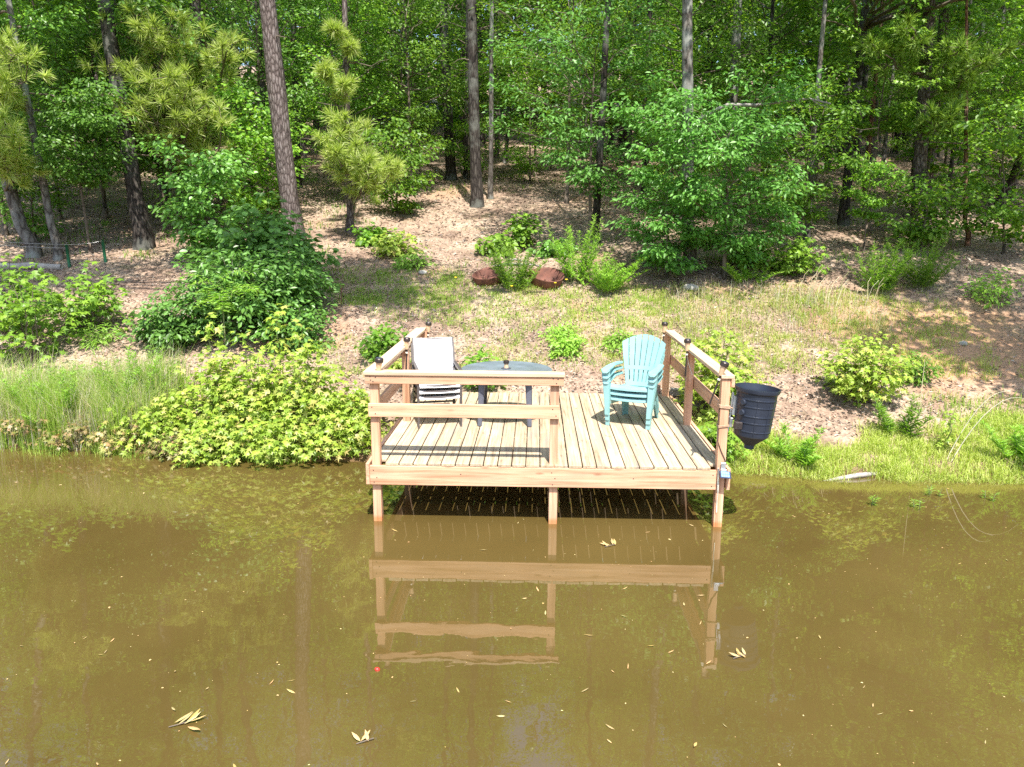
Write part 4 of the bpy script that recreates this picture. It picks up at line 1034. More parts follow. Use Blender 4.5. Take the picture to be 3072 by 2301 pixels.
young(48, 10.1, 9.6, 1.0, .02, .2, .9, 10, 22, .10, T_WIDE, 'understory', "low sapling at the foot of the straight dark pine")
young(49, -5.3, 11.2, 2.4, .035, .4, 1.5, 16, 28, .11, T_WIDE, 'understory', "leafy young tree left of the big pine trunk")
young(50, -5.2, 8.6, 1.7, .03, .3, 1.1, 14, 26, .11, T_WIDE, 'bush', "dark leafy sapling between the black trunk and the big pine")
young(52, -1.9, 12.9, 1.5, .03, .2, 1.2, 12, 26, .10, T_WIDE, 'understory', "low green thicket sapling right of the big pine")
young(53, -11.0, 10.8, 4.2, .05, 1.0, 2.2, 22, 34, .105, T_OAK, 'oak', "young oak at the far left edge")
young(54, -9.4, 12.4, 5.6, .06, 1.4, 2.4, 26, 34, .105, T_OAK, 'oak', "young oak in the gap behind the leaning grey pine", rc=.5)
young(55, -7.9, 11.4, 4.0, .05, 1.3, 2.0, 22, 34, .105, T_OAK, 'oak', "low spreading oak hanging over the stout black trunk", rc=.48, up=.1)
young(56, -5.6, 13.4, 5.8, .06, 1.3, 2.3, 26, 34, .105, T_OAK, 'oak', "dark leafy oak filling the space between the tufted pine and the big pine", rc=.5)
young(57, -3.6, 14.4, 5.4, .06, 1.2, 2.2, 24, 34, .105, T_OAK, 'understory', "leafy oak standing behind the big pine trunk", rc=.5)
young(58, -1.9, 15.6, 5.6, .06, 1.4, 2.2, 24, 34, .105, T_OAK, 'understory', "leafy oak at the back left of the sunny clearing", rc=.5)
young(59, 2.6, 14.6, 5.6, .06, 1.8, 2.3, 24, 34, .105, T_OAK, 'understory', "leafy oak at the back right of the sunny clearing", rc=.5)
young(60, 5.4, 12.4, 6.0, .06, 2.2, 2.4, 26, 34, .105, T_OAK, 'understory', "tall leafy sapling above and behind the bright hickory", rc=.5)
young(40, -8.1, 9.3, 3.0, .035, 1.5, 1.5, 20, 34, .10, T_OAK, 'oak', "drooping oak boughs before the upper half of the stout black trunk", rc=.42, up=.05)
young(39, -9.7, 9.9, 1.8, .03, .3, 1.3, 14, 28, .10, T_OAK, 'oak', "bushy oak sapling behind the fallen log at the left edge")

# big dark bush in front of the pine, on the left bank
def shrub(seed, x, y, H, spread, nst, ncl, nl, ls, templ, mat, label, rc=.28, name="leafy_bush", cat="bush", dome=1.0, flat=.5, group=None, leafparts=0, zoff=0.0, jit=.45, stem='twig'):
    rng = RN(seed); smb = MB(); cen = []; dr = []
    for i in range(nst):
        az = i * 2.399 + rng.normal(0, .3); q = math.sqrt((i + .5) / nst)
        top = np.array([math.cos(az) * spread * q, math.sin(az) * spread * q * .8, H * (1 - .75 * dome * q ** 2) * rng.uniform(.8, 1.08)])
        b = np.array([top[0] * .12, top[1] * .12, -.08]); c = curve(b, top, .06 * H, 6, rng, .02)
        smb.tube(c, np.linspace(.008 + .006 * H, .003, 6), 5, cap=False)
        for k in range(ncl):
            f = .35 + .65 * (k + rng.random()) / ncl; p = c[min(5, int(f * 5))] + rng.normal(0, 1, 3) * np.array([.9, .9, .45]) * rc * .9
            p[2] = max(p[2], .02)
            if k % 2 == 0: smb.tube(np.array([c[min(5, int(f * 5))], p]), [.004, .002], 3, cap=False)
            cen.append(p); dr.append(unit(p - np.array([0, 0, H * .2])))
        cen.append(top); dr.append(np.array([0, 0, 1.]))
    t = thing(name, label, cat, g3(x, y, zoff), 0, group)
    o = ob("stems", smb.mesh("stems", True), M[stem], t); o['kind'] = 'stuff'
    cmb = MB(); leaf_cluster(cmb, np.array(cen), np.array(dr), nl, rc, ls, templ, rng, flat=flat, jit=jit)
    V = np.concatenate(cmb.v); k = len(templ[0])
    if leafparts:
        Lv = V.reshape(-1, k, 3); cc = Lv.mean(1)
        vis = cc[:, 1] * 1.0 - cc[:, 2] * .35 + rng.normal(0, .12, len(cc))
        pick = np.argsort(vis)[:leafparts]
        keep = np.setdiff1d(np.arange(len(Lv)), pick)
        mats = leaf_part_mesh(templ, mat)
        for i in pick:
            Q = Lv[i]; base = Q[0]; tip = Q[5] if k == 11 else Q[3]
            # recover the frame from the placed template
            A = templ[0]; sol, *_ = np.linalg.lstsq(np.c_[A, np.ones(k)], Q, rcond=None)
            Mx = Matrix(((sol[0][0], sol[1][0], sol[2][0], sol[3][0]), (sol[0][1], sol[1][1], sol[2][1], sol[3][1]), (sol[0][2], sol[1][2], sol[2][2], sol[3][2]), (0, 0, 0, 1)))
            o = bpy.data.objects.new("leaf", mats); o.parent = t; o.matrix_local = Mx; COL.link(o)
        cmb = MB(); n = len(keep); cmb.v.append(Lv[keep].reshape(-1, 3)); cmb.n = n * k
        for f in templ[1]: cmb.f.append((np.arange(n) * k)[:, None] + np.array(f)[None, :])
    o = ob("foliage", cmb.mesh("foliage"), M[mat], t); o['kind'] = 'stuff'
    return t
_lp = {}
def leaf_part_mesh(templ, mat):
    key = (id(templ), mat)
    if key not in _lp:
        me = MB().add(templ[0], [tuple(f) for f in templ[1]]).mesh("leaf"); me.materials.append(M[mat]); _lp[key] = me
    return _lp[key]
shrub(61, -3.55, 5.75, 1.35, 1.25, 26, 9, 24, .115, T_OVAL, 'bush', "big dark green glossy bush in front of the pine on the left bank", rc=.3, dome=.75)
shrub(62, -2.75, 6.1, 1.35, .85, 18, 9, 24, .115, T_OVAL, 'bush', "right half of the dark green thicket, in front of the big pine foot", rc=.28, dome=.7)
shrub(63, -3.7, 7.6, 1.5, 1.3, 18, 9, 22, .14, T_WIDE, 'bush', "shaded dark green bush behind the glossy one, under the big pine", rc=.3)
shrub(64, -4.55, 5.2, .7, .55, 12, 7, 20, .12, T_OVAL, 'bush', "low dark bush at the left foot of the big glossy one", rc=.22)
shrub(65, -2.3, 5.1, .75, .5, 10, 7, 20, .11, T_OVAL, 'bush', "low dark bush at the right foot of the big glossy one", rc=.2)
# fern like mimosa plant with feathery compound leaves
def mimosa(x, y, label):
    rng = RN(77); t = thing("mimosa_plant", label, "plant", g3(x, y)); smb = MB(); fm = MB()
    for i in range(14):
        az = i * 2.399; L = rng.uniform(.35, .6); b = np.array([0, 0, .95]) + rng.normal(0, .12, 3); e = b + L * np.array([math.cos(az), math.sin(az), .25])
        c = curve(b, e, .12, 8); smb.tube(c, .004, 3, cap=False)
        q = np.repeat(c[1:], 6, 0) + rng.normal(0, .02, (42, 3)); s = np.where(np.arange(42) % 2, 1, -1)[:, None]
        side = np.array([-math.sin(az), math.cos(az), 0]) * s
        leaves(fm, q, unit(np.array([0, 0, 1.]) + rng.normal(0, .2, q.shape)), side + rng.normal(0, .15, q.shape), .13, T_LANCE, rng)
    smb.tube(np.array([(0, 0, -.1), (0, 0, .95)]), .012, 6)
    o = ob("stems", smb.mesh("stems"), M['stem'], t); o['kind'] = 'stuff'; o = ob("foliage", fm.mesh("foliage"), M['weed'], t); o['kind'] = 'stuff'
mimosa(-3.35, 4.75, "feathery compound leaved plant on the front of the dark bush")

# sweetgum saplings along the shore (star leaves)
SG = [(71, -1.5, 2.8, 1.3, .6, 12, 6, 12, .112, "tallest yellow green sweetgum sapling left of the dock"),
      (72, -2.2, 2.85, 1.4, .62, 12, 6, 12, .112, "yellow green sweetgum sapling at the centre of the left shore thicket"),
      (73, -2.85, 3.0, 1.0, .6, 11, 6, 12, .11, "yellow green sweetgum left of the thicket centre"),
      (74, -3.55, 2.7, .55, .65, 10, 7, 12, .105, "low yellow green sweetgum at the left end of the shore thicket"),
      (75, -.85, 2.75, .75, .5, 10, 6, 12, .11, "yellow green sweetgum crowding against the left side of the dock"),
      (76, -1.75, 2.35, .55, .75, 12, 7, 12, .105, "low sweetgum foliage spilling over the water left of the dock"),
      (77, -.95, 2.4, .5, .55, 10, 7, 12, .105, "low sweetgum at the waterline beside the dock post"),
      (78, -2.6, 2.35, .42, .65, 10, 7, 12, .105, "low sweetgum at the waterline in the middle of the left shore")]
for (sd, x, y, H, sp_, ns, nc, nl, ls, lb) in SG:
    shrub(sd, x, y, H, sp_, ns, nc, nl, ls, T_STAR, 'sweetgum', lb, rc=.2, name="sweetgum_sapling", cat="sapling", dome=.85, leafparts=110, flat=.6, jit=.4, stem='stem')
def wand(seed, x, y, H, nl, ls, mat, label, lean_=(0, 0), rc=.16, templ=T_STAR, name="sweetgum_sapling"):
    """one upright leader with leaves along it"""
    rng = RN(seed); t = thing(name, label, "sapling", g3(x, y)); c = curve((0, 0, -.1), (lean_[0], lean_[1], H), 0, 9, rng, .015)
    o = ob("stem", MB().tube(c, np.linspace(.014, .004, 9), 6).mesh("stem", True), M['stem'], t)
    q = c[3:]; cm = MB(); leaf_cluster(cm, q, np.repeat([[0, 0, 1.]], len(q), 0), nl, rc, ls, templ, rng, flat=.8, out=.7)
    o = ob("foliage", cm.mesh("foliage"), M[mat], t); o['kind'] = 'stuff'
wand(81, -2.95, 3.2, 1.35, 13, .12, 'sweetgum', "upright sweetgum shoot with pinkish tip rising before the dark bush")
wand(82, -1.9, 3.1, 1.55, 12, .125, 'sweetgum', "tall sweetgum leader with star leaves over the shore thicket")
wand(83, -1.55, 3.1, 1.3, 12, .125, 'sweetgum', "second sweetgum leader right of the tallest one")
wand(84, -2.55, 2.9, .95, 13, .12, 'sweetgum', "short sweetgum shoot over the brown gap in the thicket", rc=.14)
# other saplings and seedlings on the bank
shrub(85, 4.35, 3.15, 1.3, .55, 15, 8, 12, .10, T_STAR, 'sweetgum', "yellow green sweetgum right behind the dock railing and feeder post", rc=.18, name="sweetgum_sapling", cat="sapling", dome=.8, leafparts=110, jit=.4)
shrub(86, 4.2, 2.3, .55, .35, 8, 6, 10, .10, T_STAR, 'sweetgum_green', "low green sweetgum under the right side railing", rc=.16, name="sweetgum_sapling", cat="sapling")
shrub(87, 6.55, 3.5, .95, .62, 16, 7, 12, .10, T_STAR, 'sweetgum', "bright sweetgum bush alone on the slope right of the feeder", rc=.17, name="sweetgum_sapling", cat="sapling", dome=.6, leafparts=110, jit=.4)
shrub(88, 7.6, 4.1, .45, .28, 8, 6, 16, .07, T_OVAL, 'understory', "small dark green bush behind the bright sweetgum bush", rc=.13)
wand(89, 7.2, 2.25, .5, 14, .075, 'sweetgum', "narrow yellow green sapling in the grass at the right waterline", rc=.11)
for i, (sd, x, y, H, sp_, ls, lb, mt) in enumerate([
        (91, -6.6, 4.7, 1.5, .85, .14, "green maple sapling at the left edge of the bank", 'sweetgum_green'),
        (92, -6.15, 5.6, 1.15, .7, .14, "green maple branching over the leaf litter on the left", 'sweetgum_green'),
        (93, -7.6, 5.6, 1.4, .8, .14, "maple sapling at the left frame edge behind the first", 'sweetgum_green'),
        (94, 6.95, 8.1, .75, .55, .13, "bright green maple seedling in front of the slim grey tree", 'sweetgum_green'),
        (95, 6.2, 8.6, .6, .4, .12, "smaller maple seedling beside the bright one below the hickory", 'sweetgum_green')]):
    shrub(sd, x, y, H, sp_, 10, 6, 9, ls, T_STAR, mt, lb, rc=.22, name="maple_sapling", cat="sapling", dome=.6, flat=.4)
small = [(101, 2.29, 5.0, .26, .2, 'weed', .085, T_OVAL, "small round bright green seedling behind the dock, left of the aqua chairs"),
         (102, 2.25, 5.5, .22, .16, 'weed', .07, T_OVAL, "small yellowish seedling just uphill of the round green one"),
         (103, -1.35, 9.2, .5, .45, 'sweetgum', .12, T_WIDE, "bright yellow green bush on the bare ground right of the big pine"),
         (104, -.8, 8.5, .3, .3, 'weed', .09, T_OVAL, "low green plant beside the bright bush on the clearing"),
         (105, .9, 9.5, .38, .35, 'sweetgum_green', .12, T_WIDE, "green seedling behind the left rusty bowl"),
         (106, 1.5, 10.0, .75, .25, 'sweetgum_green', .12, T_WIDE, "taller green seedling behind the rusty bowls"),
         (107, 2.2, 9.5, .3, .4, 'bush', .12, T_WIDE, "shaded green seedling behind the right rusty bowl"),
         (108, -.75, 4.9, .5, .33, 'understory', .09, T_WIDE, "leafy green seedling left of the dock's back corner"),
         (109, -.35, 4.2, .3, .25, 'sweetgum', .09, T_STAR, "yellow green seedling outside the left railing"),
         (110, -5.7, 5.2, .32, .3, 'weed', .12, T_LANCE, "fern like green plant on the left bare slope"),
         (111, -5.2, 3.75, .4, .35, 'weed', .12, T_WIDE, "pale broad leaved plant above the tall dry grass"),
         (112, .97, 3.85, .55, .14, 'understory', .10, T_OVAL, "upright green plant between the white chairs and the table"),
         (113, -2.0, 10.2, .35, .4, 'understory', .12, T_WIDE, "green seedling at the right foot of the big pine"),
         (114, 10.2, 6.9, .6, .6, 'weed', .09, T_OVAL, "pale leafy bush at the right frame edge"),
         (115, 3.2, 5.2, .2, .25, 'weed', .08, T_OVAL, "low yellowish seedling uphill of the aqua chairs"),
         (116, 9.6, 2.9, .45, .5, 'understory', .08, T_OVAL, "dark bush at the right edge of the pond bank")]
for (sd, x, y, H, sp_, mt, ls, tp, lb) in small:
    shrub(sd, x, y, H, sp_, 8, 6, 9, ls, tp, mt, lb, rc=.12 + .1 * H, name="seedling", cat="plant", dome=.6, flat=.6, stem='stem')
red = [(-4.75, 2.62, .35, .4), (-5.35, 2.75, .4, .4), (-4.0, 2.55, .3, .4), (-3.2, 2.35, .25, .3), (-5.9, 2.8, .35, .35)]
for i, (x, y, H, s_) in enumerate(red):
    shrub(121 + i, x, y, H, s_, 8, 5, 9, .075, T_STAR, 'maple_red', ["reddish maple seedling at the left waterline, under the tall dry grass", "reddish maple seedling nearest the left frame edge at the water", "pinkish maple seedling between the dry grass and the sweetgums", "small reddish seedling at the foot of the leftmost sweetgum", "reddish maple seedling cut by the left frame edge"][i], rc=.15, name="red_seedling", cat="plant", dome=.5, stem='stem')

# tall feathery weeds (goldenrod like)
def weeds(seed, x, y, n, H, spread, label, mat='weed', nl=80):
    rng = RN(seed); t = thing("tall_weeds", label, "weeds", g3(x, y)); sm = MB(); fm = MB()
    for i in range(n):
        az = rng.uniform(0, 6.28); q = spread * math.sqrt(rng.random()); h = H * rng.uniform(.55, 1.1)
        b = np.array([math.cos(az) * q * .4, math.sin(az) * q * .4, 0]); b[2] = float(gz(x + b[0], y + b[1])) - float(gz(x, y)) - .03
        e = b + np.array([math.cos(az) * q * 1.2 + rng.normal(0, .06), math.sin(az) * q * .8, h]); c = curve(b, e, .04, 8)
        sm.tube(c, np.linspace(.005, .002, 8), 3, cap=False)
        f = rng.uniform(.12, 1, nl); P = np.stack([np.interp(f * 7, np.arange(8), c[:, k]) for k in range(3)], -1)
        a2 = rng.uniform(0, 6.28, nl); D = np.stack([np.cos(a2), np.sin(a2), rng.uniform(.3, 1.1, nl)], -1)
        leaves(fm, P, unit(np.stack([-np.cos(a2) * .6, -np.sin(a2) * .6, np.ones(nl)], -1)), D, (.15 * rng.uniform(.6, 1.2, nl) * (1.1 - .5 * f)), T_LANCE, rng)
    o = ob("stems", sm.mesh("stems"), M['stem'], t); o['kind'] = 'stuff'; o = ob("foliage", fm.mesh("foliage"), M[mat], t); o['kind'] = 'stuff'
weeds(131, 1.36, 7.2, 26, .85, .5, "tall feathery green weeds growing between the rusty bowls")
weeds(132, 2.55, 7.7, 24, 1.25, .4, "tallest feathery weeds on the bank, right of the rusty bowls")
weeds(133, 3.05, 7.3, 30, .75, .6, "lower feathery weeds spreading right of the tallest ones")
weeds(134, 8.3, 7.4, 28, .95, .5, "feathery green weeds at the shady wood edge on the right")
weeds(135, 9.2, 7.6, 26, .9, .5, "second clump of feathery weeds at the shady right wood edge")
weeds(136, -4.15, 3.1, 24, 1.0, .45, "upright green weeds on the right of the tall dry grass")
weeds(137, 6.75, 2.6, 9, .6, .3, "thin green weeds in the grass at the right waterline")
weeds(139, 5.2, 2.1, 8, .4, .35, "short green weeds on the waterline right of the feeder")
weeds(140, 8.1, 2.1, 12, .55, .4, "ragged weeds at the waterline behind the arching dead stalks")
weeds(141, -5.1, 2.9, 20, .9, .5, "upright green weeds in the middle of the tall left grass")
weeds(142, -6.0, 3.0, 18, .8, .5, "upright green weeds at the left frame edge in the tall grass")
weeds(138, 5.9, 7.6, 10, .45, .4, "short weeds below the bright maple seedling")
for i, (x, y) in enumerate(((2.13, 7.25), (1.3, 7.0), (2.35, 7.4), (.2, 7.35))):
    f = thing("wildflower", "tiny yellow wildflower in the grass in front of the rusty bowls", "flower", g3(x, y), 0, "yellow wildflowers by the bowls")
    ob("stem", MB().tube(np.array([(0, 0, 0), (.01, 0, .16)]), .003, 4).mesh("stem"), M['stem'], f)
    ob("bloom", MB().lathe([(0, .16), (.03, .17), (.022, .185), (0, .18)], 8).mesh("bloom", True), M['yellow'], f)

# ------------------------------------------------------------------ grass and litter (uncountable)
def blades(name, label, P, h, w, mat, seed, bend=.5, cat="grass", wind=(0, 0)):
    rng = RN(seed); n = len(P); P = np.c_[P, gz(P[:, 0], P[:, 1]) - .015]
    az = rng.uniform(0, 6.28, n); h = h * rng.uniform(.5, 1.2, n); b = bend * rng.uniform(.1, 1, n) * h
    d = np.stack([np.cos(az) + wind[0], np.sin(az) + wind[1], np.zeros(n)], -1); s = np.stack([-np.sin(az), np.cos(az), np.zeros(n)], -1) * w * .5 * rng.uniform(.6, 1.3, (n, 1))
    up_ = np.array([0, 0, 1.])
    m1 = P + d * (b * .3)[:, None] + up_ * (h * .55)[:, None]; t1 = P + d * b[:, None] + up_ * (h * (1 - .25 * bend))[:, None]
    V = np.stack([P - s, P + s, m1 + s * .75, t1, m1 - s * .75], 1)
    m = MB(); m.v.append(V.reshape(-1, 3)); m.n = 5 * n; i5 = np.arange(n)[:, None] * 5; m.f.append(i5 + np.array([[0, 1, 2, 4]])); m.f.append(i5 + np.array([[4, 2, 3]]))
    return tag(ob(name, m.mesh(name), M[mat]), label, cat, kind='stuff')
def scatter(seed, n, x0, x1, y0, y1, tufts=0, tr=.1, keep=None):
    rng = RN(seed)
    if tufts:
        c = np.c_[rng.uniform(x0, x1, tufts), rng.uniform(y0, y1, tufts)]
        if keep is not None: c = c[keep(c)]
        i = rng.integers(0, len(c), n); P = c[i] + rng.normal(0, tr, (n, 2))
    else:
        P = np.c_[rng.uniform(x0, x1, n), rng.uniform(y0, y1, n)]
        if keep is not None: P = P[keep(P)]
    off_dock = ~((P[:, 0] > -.03) & (P[:, 0] < W + .03) & (P[:, 1] < DEEP + .05))
    return P[off_dock]
land = lambda P: gz(P[:, 0], P[:, 1]) > -.03
pn = lambda P, s, o: np.sin(P[:, 0] * s + o) * np.sin(P[:, 1] * s * 1.3 + 2 * o) + .5 * np.sin(P[:, 0] * s * 2.3 + P[:, 1] * s * 1.9 + o)
blades("bank_grass", "short bright yellow green grass on the right bank down to the water", scatter(1, 26000, 4.0, 10.5, 1.3, 3.3, tufts=1500, tr=.07, keep=lambda P: (gz(P[:, 0], P[:, 1]) > -.12 + .1 * pn(P, 2.3, .9)) & (P[:, 1] < 2.85 + .4 * pn(P, 1.3, .3)) & (pn(P, 3.1, 1.7) > -1.1)), .19, .009, 'grass', 11, 1.0)
blades("bank_grass", "sparse grass mixed with straw over the sunny slope behind the dock", scatter(2, 16000, -1.6, 9.5, 4.2, 7.6, tufts=900, tr=.07, keep=lambda P: pn(P, 1.1, 1.2) + .25 * (P[:, 0] - 2) > -.15), .12, .008, 'grass', 12, 1.0)
blades("bank_grass", "green grass patch in the sun in front of the rusty bowls", scatter(3, 7000, -1.3, 4.5, 6.0, 7.5, tufts=420, tr=.09), .10, .008, 'grass_green', 13, .9)
blades("dry_grass", "tall straw coloured grass leaning at the left waterline", scatter(4, 5000, -6.9, -3.6, 2.5, 3.6, tufts=420, tr=.05), .95, .006, 'straw', 14, .75, wind=(.15, -.1))
blades("tall_grass", "tall green grass among the straw at the left waterline", scatter(5, 6500, -6.4, -3.5, 2.5, 3.6, tufts=160, tr=.06), .9, .007, 'grass_green', 15, .45, wind=(.15, 0))
blades("dry_grass", "wispy dry grass at the top of the sunny slope on the right", scatter(6, 900, 4.2, 8.0, 5.6, 7.4, tufts=300, tr=.06), .34, .005, 'straw', 16, .7)
blades("bank_grass", "pale green grass on the slope behind the right railing", scatter(7, 5000, 3.9, 8.0, 5.0, 7.3, tufts=300, tr=.12), .16, .008, 'grass', 17, .8)
blades("shore_grass", "thin grass standing in the water along the left shore", scatter(8, 2200, -7, -.1, 2.05, 2.7, tufts=90, tr=.07), .3, .007, 'grass_green', 18, .6)
blades("shore_grass", "thin grass standing in the shallows along the right shore", scatter(9, 1400, 4.0, 10.5, 1.35, 1.85, tufts=100, tr=.08, keep=lambda P: P[:, 1] > 1.3), .16, .007, 'grass_green', 19, .9)
blades("bank_grass", "shaded grass on the right slope edge", scatter(10, 5000, 7.4, 11, 2.2, 3.6, tufts=140, tr=.12), .16, .009, 'grass_green', 20, .9)
blades("ground_cover", "low green ground cover in the shade left of the bowls", scatter(30, 6000, -2.5, .3, 6.6, 8.4, tufts=160, tr=.12), .10, .010, 'grass_green', 21, .9)
blades("ground_cover", "thin ground cover over the forest floor", scatter(31, 9000, -12, 16, 8.5, 20, tufts=500, tr=.16, keep=lambda P: ~((P[:, 0] > -2.5) & (P[:, 0] < 3) & (P[:, 1] > 9) & (P[:, 1] < 16))), .16, .016, 'understory', 22, .9)
blades("bank_grass", "short green grass tufts dotted over the slope between dock and bowls", scatter(32, 12000, -1.8, 8.5, 4.3, 7.2, tufts=520, tr=.08, keep=lambda P: pn(P, .9, 2.2) > -.35), .11, .009, 'grass_green', 23, .9)
# leaf litter
def litter(name, label, P, size, seed, mat='litter'):
    rng = RN(seed); n = len(P); z = gz(P[:, 0], P[:, 1]); Q = np.c_[P, z + rng.uniform(.002, .02, n)]
    m = MB(); leaves(m, Q, unit(np.array([0, 0, 1.]) + rng.normal(0, .35, (n, 3))), rng.normal(0, 1, (n, 3)), size * rng.uniform(.4, 1.2, n), T_OVAL, rng)
    return tag(ob(name, m.mesh(name), M[mat]), label, "leaf litter", kind='stuff')
litter("leaf_litter", "dry brown and grey leaf litter scattered over the bank", scatter(41, 60000, -9, 11.5, 2.6, 9.0, keep=lambda P: (gz(P[:, 0], P[:, 1]) > .12) & (np.hypot(P[:, 0] - 8.9, P[:, 1] - 5.4) + .6 * pn(P, 2.0, .4) + 1.2 * (np.sin(P[:, 0] * 91 + P[:, 1] * 57) > .3) > 1.9)), .055, 51)
litter("leaf_litter", "brown leaf litter covering the forest floor", scatter(42, 34000, -13, 17, 9, 22), .09, 52)
# twigs
rng = RN(61); P = scatter(43, 1500, -9, 11, 2.8, 12); m = MB()
for p in P:
    a = rng.uniform(0, 3.14); L = rng.uniform(.08, .35); d = np.array([math.cos(a), math.sin(a)]) * L / 2
    q0, q1 = p - d, p + d
    m.tube(np.array([(q0[0], q0[1], float(gz(*q0)) + .012), (q1[0], q1[1], float(gz(*q1)) + .018)]), [.004, .002], 3, cap=False)
tag(ob("fallen_twigs", m.mesh("fallen_twigs"), M['dead_limb']), "small grey fallen twigs strewn over the bank", "twigs", kind='stuff')

# dry arching stalks and water plants on the right
for i, (a, b, sag, lb) in enumerate((((7.15, 2.15), (7.95, 2.3, .98), .28, "long pale arching dead stalk leaning right over the right waterline"), ((7.18, 2.1), (8.35, 2.4, .80), .40, "lower pale arching dead stalk beside the first at the right waterline"), ((6.95, 2.6), (6.98, 2.65, 1.25), .0, "upright pale dead stalk in the weeds at the right waterline"))):
    z0 = float(gz(*a)); c = curve((a[0], a[1], z0), (b[0], b[1], z0 + b[2] - .1), sag, 10)
    tag(ob("dead_stalk", MB().tube(c, np.linspace(.007, .0025, 10), 5).mesh("dead_stalk", True), M['straw']), lb, "stalk")
for i in range(26):
    rng = RN(200 + i); x, y = 7.0 + rng.normal(0, .55), 6.95 + rng.normal(0, .18)
    z0 = float(gz(x, y)); c = curve((0, 0, -.02), (rng.uniform(-.05, .14), rng.normal(0, .05), rng.uniform(.35, .6)), 0, 5); c[-1] += np.array([.06, 0, -.02])
    tag(ob("dry_stalk", MB().tube(c, np.linspace(.006, .004, 5), 4).mesh("dry_stalk"), M['straw'], None, (x, y, z0)), "thin pale dry stalk standing in front of the dark wood on the right", "stalk", "dry stalks at the top of the right slope")
def water_plant(seed, x, y, label):
    rng = RN(seed); t = thing("water_plant", label, "plant", (x, y, 0)); sm = MB(); fm = MB()
    for i in range(4):
        a = rng.uniform(0, 6.28); e = np.array([math.cos(a) * .08, math.sin(a) * .08, rng.uniform(.06, .13)]); c = curve((e[0] * .2, e[1] * .2, -.2), e, 0, 4); sm.tube(c, .004, 4)
        n = 8; f = rng.uniform(.5, 1, n); P = c[1] + (c[3] - c[1]) * f[:, None]; aa = rng.uniform(0, 6.28, n)
        leaves(fm, P, unit(np.stack([np.cos(aa) * -.3, np.sin(aa) * -.3, np.ones(n)], -1)), np.stack([np.cos(aa), np.sin(aa), np.full(n, .4)], -1), .065, T_LANCE, rng)
    o = ob("stems", sm.mesh("stems"), M['stem'], t); o['kind'] = 'stuff'; o = ob("foliage", fm.mesh("foliage"), M['weed'], t); o['kind'] = 'stuff'
water_plant(301, 6.13, .70, "bright water plant between two others in the right shallows")
water_plant(302, 5.62, .84, "dull water plant nearest the floating branch in the right shallows")
water_plant(303, 7.05, 1.02, "water plant farthest right in the shallows")
water_plant(304, 6.5, 1.15, "tall water plant below the arching dead stalks")

# ------------------------------------------------------------------ floating leaves
FL = [(-1.68, -2.5, 0.045), (-1.64, -2.46, 0.045), (-1.37, -2.65, 0.045), (-1.41, -2.66, 0.06), (-1.41, -2.49, 0.05), (-0.75, -2.84, 0.06), (-0.43, -3.03, 0.06), (-0.03, -2.99, 0.085), (0.08, -2.94, 0.05), (0.18, -3.08, 0.085), (0.96, -3.14, 0.045), (1.28, -3.03, 0.085), (-0.77, -3.8, 0.05), (-1.29, -3.84, 0.07), (0.03, -3.78, 0.07), (-0.58, -3.26, 0.085), (-2.06, -2.56, 0.06), (2.16, -2.23, 0.085), (2.63, -2.38, 0.07), (2.77, -2.47, 0.085), (3.98, -2.22, 0.06), (4.07, -2.33, 0.045), (2.33, -2.71, 0.045), (2.45, -2.7, 0.06), (2.1, -2.99, 0.07), (1.59, -3.1, 0.06), (1.6, -3.27, 0.07), (2.98, -3.29, 0.07), (2.29, -3.38, 0.085), (2.26, -3.51, 0.05), (2.78, -3.48, 0.085), (4.03, -2.87, 0.05), (4.01, -3.08, 0.05), (4.0, -3.16, 0.05), (4.26, -3.11, 0.045), (4.54, -3.43, 0.05), (3.02, -2.61, 0.06), (1.65, 0.17, 0.05), (1.6, 0.02, 0.05), (0.37, -0.25, 0.085), (1.24, -0.68, 0.085), (2.92, -0.16, 0.06), (3.46, 0.04, 0.085), (1.82, -1.53, 0.085), (1.72, -1.65, 0.05), (1.87, -1.94, 0.07), (2.48, -1.91, 0.07), (2.54, -1.46, 0.085), (3.09, -2.05, 0.06), (3.24, -1.53, 0.085), (3.03, -1.73, 0.06), (4.63, 0.35, 0.06), (4.47, 0.25, 0.07), (4.63, 0.06, 0.05), (5.88, -0.34, 0.07), (5.75, -0.81, 0.07), (6.28, -0.66, 0.085), (4.96, -0.71, 0.05)]
me0 = MB().add(np.array([(0, 0, 0), (.11, .3, .03), (.12, .6, .05), (0, 1, .10), (-.12, .6, .02), (-.11, .3, .0)]), [(0, 1, 2, 3), (0, 3, 4, 5)]).mesh("floating_leaf"); me0.materials.append(M['float_leaf'])
rng = RN(9)
for (x, y, s) in FL:
    o = ob("floating_leaf", me0, None, None, (x, y, .006), (rng.uniform(-.05, .12), rng.uniform(-.15, .15), rng.uniform(0, 6.28)), (s * rng.uniform(.45, .9), s * rng.uniform(.6, 1.1), s))
    tag(o, "narrow fallen leaf, yellow or tan, floating on the brown water", "leaf", "fallen leaves floating on the pond")
for x, y in ((.5, .55), (.92, .95), (1.25, .7), (1.62, 1.0), (1.15, 1.2), (1.7, 2.75), (1.45, 3.1), (2.3, .62), (2.62, 1.15), (3.2, .8), (2.35, 2.6), (2.1, 3.2), (3.45, 1.2), (.62, 2.9)):
    o = ob("fallen_leaf", me0, None, None, (x, y, ZT + .006), (rng.uniform(-.1, .2), rng.uniform(-.2, .2), rng.uniform(0, 6.28)), (rng.uniform(.03, .06),) * 3)
    tag(o, "small dry curled leaf lying on the dock planks", "leaf", "dry leaves on the dock")
